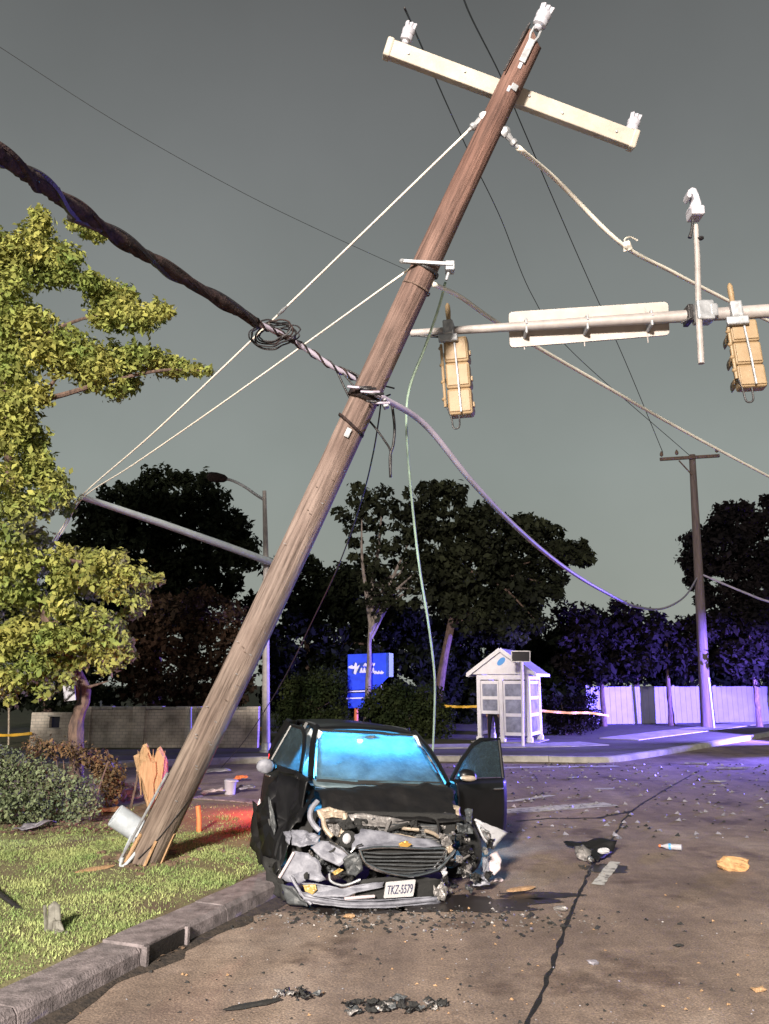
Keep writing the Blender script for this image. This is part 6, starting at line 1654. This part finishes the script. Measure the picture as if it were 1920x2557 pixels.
lamp('tail_light', 'POINT', (-.90, 4.62, .60), RED_W, (1.0, .05, .06), .05, car)

# crushed bonnet, folded up below the glass
def hood(u, v):
    x = -1 + 2 * u; y = 1.02 - .62 * v
    z = .965 - .05 * v - .16 * v * v + .07 * math.sin(v * 5.2 + x * 1.2) * (1 - .3 * abs(x)) + .05 * noise.noise(Vector((x * 2.6, v * 3, 4)))
    return Vector((x * (.80 - .05 * v) + .03 * noise.noise(Vector((x * 3, v * 4, 9))), y, z - .06 * x * x * v))
mb = MB(); mb.grid(hood, 26, 16); mb.crumple(.02, 7, 3); mb.build('bonnet', M['car_black_dirty'], car, smooth=True, solid=.012, auto=25)
# engine bay mass behind the fascia
mb = MB(); mb.box((0.0, .72, .50), (1.35, .50, .55)); eb = mb.build('engine_bay', M['tyre'], car)
g2 = random.Random(5)
for k in range(24):
    x, y, z = g2.uniform(-.75, .80), g2.uniform(.24, .46), g2.uniform(.14, .74)
    n_ = g2.choice((4, 5, 6)); r0 = g2.uniform(.04, .11); a0 = g2.uniform(0, 6.28)
    sheet('engine_part', [Vector((x + r0 * 1.3 * math.cos(a0 + 6.283 * i / n_) * g2.uniform(.6, 1.2), y + g2.uniform(-.05, .05), z + r0 * math.sin(a0 + 6.283 * i / n_) * g2.uniform(.5, 1.2))) for i in range(n_)],
          g2.choice([M['car_plastic'], M['tyre'], M['car_black_dirty'], M['tyre']]), eb, .02, .04, k * 1.3)
# radiator core with its fin rows, pushed back
rad = MB(); rad.box((.05, .40, .50), (.86, .04, .34)); rd = rad.build('radiator', M['car_plastic'], car)
for k in range(15):
    mb = MB(); mb.box((.05, .375, .35 + k * .0215), (.84, .012, .006)); mb.build('fin_row', M['alloy'], rd)
for k in range(12):
    a = Vector((g2.uniform(-.6, .8), .3, g2.uniform(.3, .8))); b = a + Vector((g2.uniform(-.3, .3), g2.uniform(-.12, .1), g2.uniform(-.3, .1)))
    mb = MB(); mb.tube(cr([a, (a + b) / 2 + Vector((0, -.08, g2.uniform(-.1, .1))), b], 5), g2.uniform(.008, .02), 6); mb.build('hose', g2.choice([M['tyre'], M['alloy'], M['car_plastic']]), eb, smooth=True)
def bar(name, pts, r, m, n=8, sq=None, k=5, parent=None):
    mb = MB(); mb.tube(cr([C(*p) for p in pts], k), r, n); return mb.build(name, m, parent or car, smooth=True)
def plate(name, pts, m, th=.015, crum=.02, seed=1.0, parent=None):
    return sheet(name, [C(*p) for p in pts], m, parent or car, th, crum, seed)
plate('radiator_support', [(862, 2036, .42), (905, 2030, .42), (985, 2042, .40), (1062, 2062, .42), (1058, 2078, .38), (980, 2066, .34), (900, 2062, .36), (866, 2058, .38)], M['alloy'], .04, .02, 1)
plate('lower_support', [(905, 2076, .30), (1000, 2082, .28), (1048, 2094, .30), (1040, 2104, .26), (960, 2094, .24), (906, 2090, .26)], M['tan_metal'], .03, .015, 2)
bar('support_strip', [(1004, 2068, .28), (1045, 2072, .28)], .018, M['tan_metal']); bar('support_strip', [(1060, 2074, .28), (1080, 2080, .28), (1096, 2090, .30)], .02, M['tan_metal'])
plate('battery_tray', [(790, 2022, .45), (822, 2016, .45), (862, 2026, .44), (864, 2044, .42), (830, 2040, .42), (800, 2046, .42)], M['tan_metal'], .04, .02, 3)
bar('tray_leg', [(860, 2030, .40), (862, 2060, .38), (850, 2092, .34)], .032, M['tan_metal']); bar('tray_leg', [(806, 2040, .42), (812, 2068, .4), (830, 2090, .34)], .026, M['tan_metal'])
plate('tray_back', [(805, 2042, .47), (850, 2044, .47), (850, 2090, .45), (812, 2084, .45)], M['alloy'], .02, .02, 6)
bar('white_hinge', [(793, 2000, .50), (778, 2020, .46), (774, 2040, .42), (784, 2060, .40), (798, 2074, .38)], .028, M['car_silver'])
mb = MB(); A = axis_mat(C(868, 2094, .20), (0, -1, 0)); mb.lathe([(.05, 0), (.085, .01), (.085, .03), (.06, .035)], 16, A); r_ = mb.build('lamp_ring', M['tyre'], car, smooth=True)
mb = MB(); mb.blob(C(866, 2094, .16), .055, 12, .05, 2, 1, (.8, .4, 1)); mb.build('round_lamp', M['lamp_white'], r_, smooth=True)
plate('left_wing', [(728, 2072, .48), (765, 2075, .42), (800, 2086, .36), (796, 2104, .3), (760, 2116, .28), (728, 2112, .34)], M['car_silver'], .015, .025, 4)
plate('wing_edge', [(712, 2078, .6), (726, 2074, .52), (726, 2110, .42), (714, 2104, .5)], M['car_silver'], .015, .02, 5)
plate('left_headlamp_shell', [(776, 2116, .24), (800, 2100, .26), (826, 2102, .24), (872, 2130, .14), (868, 2148, .10), (848, 2164, .10), (800, 2142, .16)], M['car_silver'], .02, .008, 7)
bar('silver_edge', [(822, 2102, .20), (850, 2116, .13), (874, 2136, .08)], .012, M['chrome'])
plate('bumper_corner', [(694, 2190, .34), (712, 2160, .34), (732, 2126, .34), (770, 2130, .24), (798, 2150, .18), (802, 2174, .16), (814, 2196, .14), (796, 2202, .14), (770, 2196, .18), (748, 2206, .22), (718, 2202, .28)], M['car_silver'], .015, .008, 8)
bar('bumper_edge', [(697, 2192, .30), (716, 2160, .31), (734, 2128, .31)], .014, M['pinkish'])
mb = MB(); mb.blob(C(764, 2187, .15), .03, 10, .3, 3, 1, (.8, .5, 1.2)); mb.build('bumper_hole', M['tyre'], car)
bar('bumper_strip', [(726, 2188, .2), (740, 2212, .14), (756, 2236, .08), (778, 2258, .02)], .016, M['car_silver'])
plate('lower_bumper', [(752, 2206, .14), (790, 2206, .10), (850, 2224, .04), (905, 2208, .02), (958, 2202, .02), (958, 2214, .0), (905, 2226, -.02), (860, 2240, -.03), (800, 2240, .02), (768, 2232, .08)], M['car_silver'], .02, .008, 9)
plate('fog_lamp', [(756, 2210, .09), (788, 2208, .06), (792, 2222, .05), (780, 2234, .05), (762, 2226, .07)], M['amber'], .02, .008, 10)
plate('skid_panel', [(704, 2206, .3), (730, 2214, .2), (760, 2250, .1), (770, 2262, .1), (716, 2258, .25)], M['car_plastic'], .02, .02, 11)
plate('dark_flap', [(856, 2146, .06), (872, 2132, .06), (890, 2128, .05), (902, 2148, .02), (906, 2172, .02), (888, 2188, .03), (866, 2180, .05)], M['car_plastic'], .02, .015, 12)
plate('yellow_scrap', [(828, 2178, .08), (848, 2168, .06), (858, 2172, .06), (836, 2186, .06)], M['amber'], .012, .01, 13)
bar('wire_loop', [(822, 2182, .1), (826, 2200, .06), (850, 2210, .04), (870, 2208, .04), (900, 2196, .03)], .012, M['galv'])
plate('bonnet_nose', [(878, 2118, .08), (884, 2090, .16), (902, 2070, .22), (960, 2076, .20), (1020, 2090, .17), (1086, 2098, .16), (1104, 2112, .12), (1060, 2117, .07), (1000, 2116, .05), (920, 2120, .04)], M['car_silver'], .02, .008, 14)
bar('nose_edge', [(876, 2128, .05), (890, 2114, .05), (904, 2108, .06)], .010, M['chrome'])
# grille: chrome surround, dark mesh back, single slats
gr = [(898, 2122, .03), (940, 2116, .03), (1000, 2116, .03), (1060, 2120, .04), (1108, 2120, .08), (1112, 2140, .08), (1098, 2166, .05), (1060, 2180, .01), (1020, 2186, -.01), (970, 2180, -.01), (930, 2168, .0), (908, 2146, .02)]
mb = MB(); pts = [C(*p) for p in gr]; mb.tube(cr(pts + [pts[0]], 5), .014, 8); gs = mb.build('grille_surround', M['chrome'], car, smooth=True)
mb = MB(); b_ = [p + Vector((0, .06, 0)) for p in pts]; cen = sum(b_, Vector()) / len(b_); mb.add([cen] + b_, [(0, 1 + i, 1 + (i + 1) % len(b_)) for i in range(len(b_))]); mb.build('grille_back', M['tyre'], gs)
for k, (y_, xa, xb2) in enumerate(((2128, 906, 1108), (2138, 908, 1110), (2148, 914, 1106), (2158, 922, 1100), (2168, 936, 1088), (2177, 962, 1060))):
    n = 6; p_ = [C(xa + (xb2 - xa) * i / n, y_ + 1.3 * math.sin(i * 1.1 + k) + 3 * math.sin(math.pi * i / n), .035 - .01 * math.sin(i)) for i in range(n + 1)]
    mb = MB(); mb.tube(cr(p_, 3), .008, 6); mb.build('grille_slat', M['car_plastic'], gs, smooth=True)
bar('chrome_bar', [(912, 2154, -.01), (960, 2176, -.03), (1020, 2188, -.03), (1062, 2182, -.02), (1094, 2172, .0)], .013, M['chrome'])
bar('chrome_blade', [(1090, 2174, .03), (1112, 2152, .05), (1136, 2122, .08)], .018, M['chrome'])
bar('chrome_blade', [(1082, 2168, .05), (1100, 2146, .06), (1112, 2126, .09)], .008, M['chrome'])
em = [(996, 2108), (1004, 2103), (1010, 2103), (1012, 2100), (1020, 2101), (1020, 2105), (1030, 2108), (1022, 2113), (1012, 2120), (1006, 2116), (1000, 2114)]
mb = MB(); mb.prism([C(x, y, .02) for x, y in em], Vector((0, .03, 0))); mb.build('emblem', M['gold'], car, bev=.004)
# lower fascia, lip, number plate
plate('lower_fascia', [(905, 2196, .05), (960, 2190, .05), (1060, 2190, .05), (1100, 2196, .08), (1098, 2246, .1), (960, 2258, .03), (880, 2250, .05)], M['tyre'], .02, .01, 15)
bar('front_lip', [(758, 2242, .05), (800, 2250, .0), (860, 2258, -.03), (930, 2258, -.05), (1000, 2254, -.05), (1090, 2244, .0)], .02, M['car_silver'])
bar('front_lip', [(860, 2244, -.02), (905, 2240, -.03), (935, 2238, -.03)], .016, M['pinkish'])
pc4 = [C(958, 2243, -.07), C(1032, 2238, -.07), C(1038, 2196, -.05), C(964, 2203, -.05)]
mb = MB(); mb.prism(rr_corner(pc4, .012, 3), Vector((0, .012, 0))); npl = mb.build('number_plate', M['plate_white'], car)
def lettering(txt, c0, ux, uz, width, height, m, parent, depth=.004):
    cu = bpy.data.curves.new('txt', 'FONT'); cu.body = txt; cu.size = 1; cu.align_x = 'CENTER'; cu.align_y = 'CENTER'
    t = bpy.data.objects.new('txt', cu); COL.objects.link(t)
    bpy.context.view_layer.update()
    me = bpy.data.meshes.new_from_object(t.evaluated_get(bpy.context.evaluated_depsgraph_get())); bpy.data.objects.remove(t)
    vs = np.array([v.co[:] for v in me.vertices]); w = np.ptp(vs[:, 0]); h = np.ptp(vs[:, 1]); cx_ = (vs[:, :2].max(0) + vs[:, :2].min(0)) / 2
    for v in me.vertices: v.co = c0 + ux * ((v.co.x - cx_[0]) / w * width) + uz * ((v.co.y - cx_[1]) / h * height)
    me.materials.append(m); o = bpy.data.objects.new('lettering', me); COL.objects.link(o); o.parent = parent
    md = o.modifiers.new('solid', 'SOLIDIFY'); md.thickness = depth; md.offset = 0
    return o
cp = sum(pc4, Vector()) / 4; ux = (pc4[1] - pc4[0]).normalized(); uz = (pc4[3] - pc4[0]).normalized()
lettering('TKZ-5579', cp + Vector((0, -.006, 0)), ux, uz, (pc4[1] - pc4[0]).length * .86, (pc4[3] - pc4[0]).length * .56, M['ink'], npl)
plate('bumper_skin', [(748, 2226, .10), (800, 2240, .02), (870, 2248, -.03), (952, 2248, -.05), (1090, 2238, .0), (1094, 2256, .0), (960, 2268, -.06), (860, 2266, -.05), (770, 2256, .04)], M['car_silver'], .02, .008, 40)
# right corner: torn lamp, liner, brackets
plate('headlamp', [(1184, 2046, .55), (1198, 2050, .5), (1266, 2078, .62), (1244, 2104, .55), (1228, 2121, .5), (1208, 2096, .48)], M['lamp_white'], .05, .01, 16)
plate('lamp_facet', [(1196, 2062, .47), (1222, 2076, .44), (1226, 2108, .46), (1208, 2090, .46)], M['headrim'], .012, .006, 17)
plate('hanging_liner', [(1222, 2132, .45), (1240, 2126, .45), (1252, 2148, .42), (1248, 2172, .38), (1234, 2186, .36), (1222, 2172, .4)], M['pinkish'], .02, .015, 18)
plate('inner_wing', [(1130, 2010, .7), (1148, 2016, .66), (1150, 2044, .6), (1140, 2070, .52), (1122, 2084, .46), (1118, 2060, .54)], M['tan_metal'], .02, .03, 19)
plate('strut_tower', [(1100, 2030, .6), (1118, 2032, .56), (1112, 2070, .46), (1100, 2076, .44), (1094, 2050, .5)], M['alloy'], .03, .03, 20)
plate('wing_shred', [(1160, 2018, .8), (1180, 2020, .75), (1178, 2058, .6), (1164, 2050, .65)], M['car_plastic'], .015, .02, 21)
plate('lamp_bracket', [(1102, 2092, .24), (1124, 2086, .26), (1130, 2108, .2), (1104, 2118, .16)], M['alloy'], .03, .03, 22)
plate('clamp_arm', [(1104, 2118, .14), (1126, 2110, .16), (1136, 2124, .14), (1116, 2132, .12)], M['tan_metal'], .02, .02, 23)
plate('low_shred', [(1182, 2190, .3), (1210, 2188, .3), (1226, 2200, .26), (1222, 2210, .22), (1180, 2212, .24)], M['car_silver'], .015, .02, 24)
plate('low_shred', [(1080, 2200, .1), (1100, 2196, .12), (1118, 2220, .08), (1110, 2250, .02), (1084, 2248, .02)], M['alloy'], .02, .03, 25)
plate('low_shred', [(1150, 2164, .3), (1176, 2156, .3), (1178, 2184, .24), (1156, 2192, .2)], M['alloy'], .02, .04, 26)
plate('low_shred', [(1204, 2140, .5), (1220, 2136, .46), (1222, 2176, .4), (1206, 2180, .4)], M['car_silver'], .02, .03, 27)
plate('low_shred', [(1096, 2166, .1), (1112, 2160, .12), (1118, 2182, .08), (1106, 2192, .06)], M['lamp_white'], .015, .02, 28)
g2 = random.Random(9)
for k in range(46):
    px, py = g2.uniform(1080, 1225), g2.uniform(2080, 2250); a = g2.uniform(0, 6.28); r0 = g2.uniform(5, 15); yl = g2.uniform(.08, .5)
    plate('torn_piece', [(px + r0 * math.cos(a + t) * g2.uniform(.5, 1.3), py + r0 * math.sin(a + t) * g2.uniform(.5, 1.3), yl + g2.uniform(-.04, .04)) for t in (0, 1.5, 2.9, 4.4)], g2.choice([M['alloy'], M['tyre'], M['car_plastic'], M['tyre'], M['car_black_dirty'], M['car_plastic'], M['alloy']]), .012, .02, k)
for k in range(6):
    px, py = g2.uniform(740, 900), g2.uniform(2060, 2200); a = g2.uniform(0, 6.28); r0 = g2.uniform(4, 11); yl = g2.uniform(.2, .5)
    plate('torn_piece', [(px + r0 * math.cos(a + t) * g2.uniform(.5, 1.3), py + r0 * math.sin(a + t) * g2.uniform(.5, 1.3), yl + g2.uniform(-.04, .04)) for t in (0, 1.5, 2.9, 4.4)], g2.choice([M['alloy'], M['tyre'], M['car_plastic'], M['car_silver']]), .012, .02, k + 50)

# ------------------------------------------------------------------ patrol car with lit beacons, outside the picture on the right
PCB = Vector((BLUE_POS.x, BLUE_POS.y - 2.2, 0))
pc = thing('patrol_car', PCB, 'white patrol car with blue roof beacons parked beyond the right edge', 'car', rot=(0, 0, R(18)), local=True)
PM = Matrix.Translation(PCB) @ Matrix.Rotation(R(18), 4, 'Z')
white_car = mat('white_car_paint', (.7, .7, .72), .3, coat=.4)
shell(pc, white_car, (), .1)
for s in (-1, 1):
    side_glass(pc, s, 1.2, 2.36); side_glass(pc, s, 2.46, 3.32); side_glass(pc, s, 3.42, 4.25)
    wheel(pc, s * .83, .95); wheel(pc, s * .83, 3.62)
    mb = MB(); mb.blob((s * .68, .10, .78), .12, 10, .1, 2, 1, (1.3, .5, .6)); mb.build('headlight', M['lamp_white'], pc, smooth=True)
    mb = MB(); mb.blob((s * 1.02, 1.4, 1.08), .1, 10, .1, 2, 1, (1, .6, .7)); mb.build('mirror', white_car, pc, smooth=True)
mb = MB(); mb.grid(lambda u, v: Vector(((-1 + 2 * u) * .80, .06 + 1.06 * v - .1 * (1 - (2 * u - 1) ** 2) * (1 - v), .86 + .17 * v + .04 * (1 - (2 * u - 1) ** 2))), 12, 8); mb.build('bonnet', white_car, pc, smooth=True, solid=.02)
mb = MB(); mb.grid(lambda u, v: Vector(((-1 + 2 * u) * .84, .06 - .10 * (1 - (2 * u - 1) ** 2), .28 + .58 * v)), 12, 6); mb.build('front_bumper', white_car, pc, smooth=True, solid=.02)
mb = MB(); mb.box((0, -.06, .62), (.9, .04, .2)); mb.build('grille', M['tyre'], pc, bev=.02)
mb = MB(); mb.grid(ws, 14, 8); mb.build('windscreen', M['side_glass'], pc, smooth=True, solid=.007)
mb = MB(); mb.box((0, 2.55, 1.74), (1.25, .28, .05)); lb_ = mb.build('light_bar', M['tyre'], pc, bev=.01)
for k in range(4):
    mb = MB(); mb.box((-.47 + k * .313, 2.55, 1.80), (.29, .24, .07)); mb.build('beacon', mat('blue_beacon', (.05, .1, .9), .2, emit=(.08, .14, 1), es=18), lb_, bev=.015)
mb = MB(); mb.box((0, 2.55, 2.03), (1.75, .62, .02)); mb.build('cutoff_plate', M['tyre'], lb_, bev=.006)  # added plate, sized to stop the blue light rising above it
for s in (-1, 1):
    mb = MB(); mb.tube([(s * .6, 2.55, 1.76), (s * .6, 2.55, 2.03)], .012, 6); mb.build('cutoff_stay', M['tyre'], lb_)
aim = (PM.to_3x3().inverted() @ Vector((-.86, .50, .0))).to_track_quat('-Z', 'Y').to_euler()
bl = lamp('beacon_light', 'SPOT', (0, 2.55, 1.93), BLUE_W, (.20, .14, 1.0), .03, pc, aim)
bl.data.spot_size = R(172); bl.data.spot_blend = .55
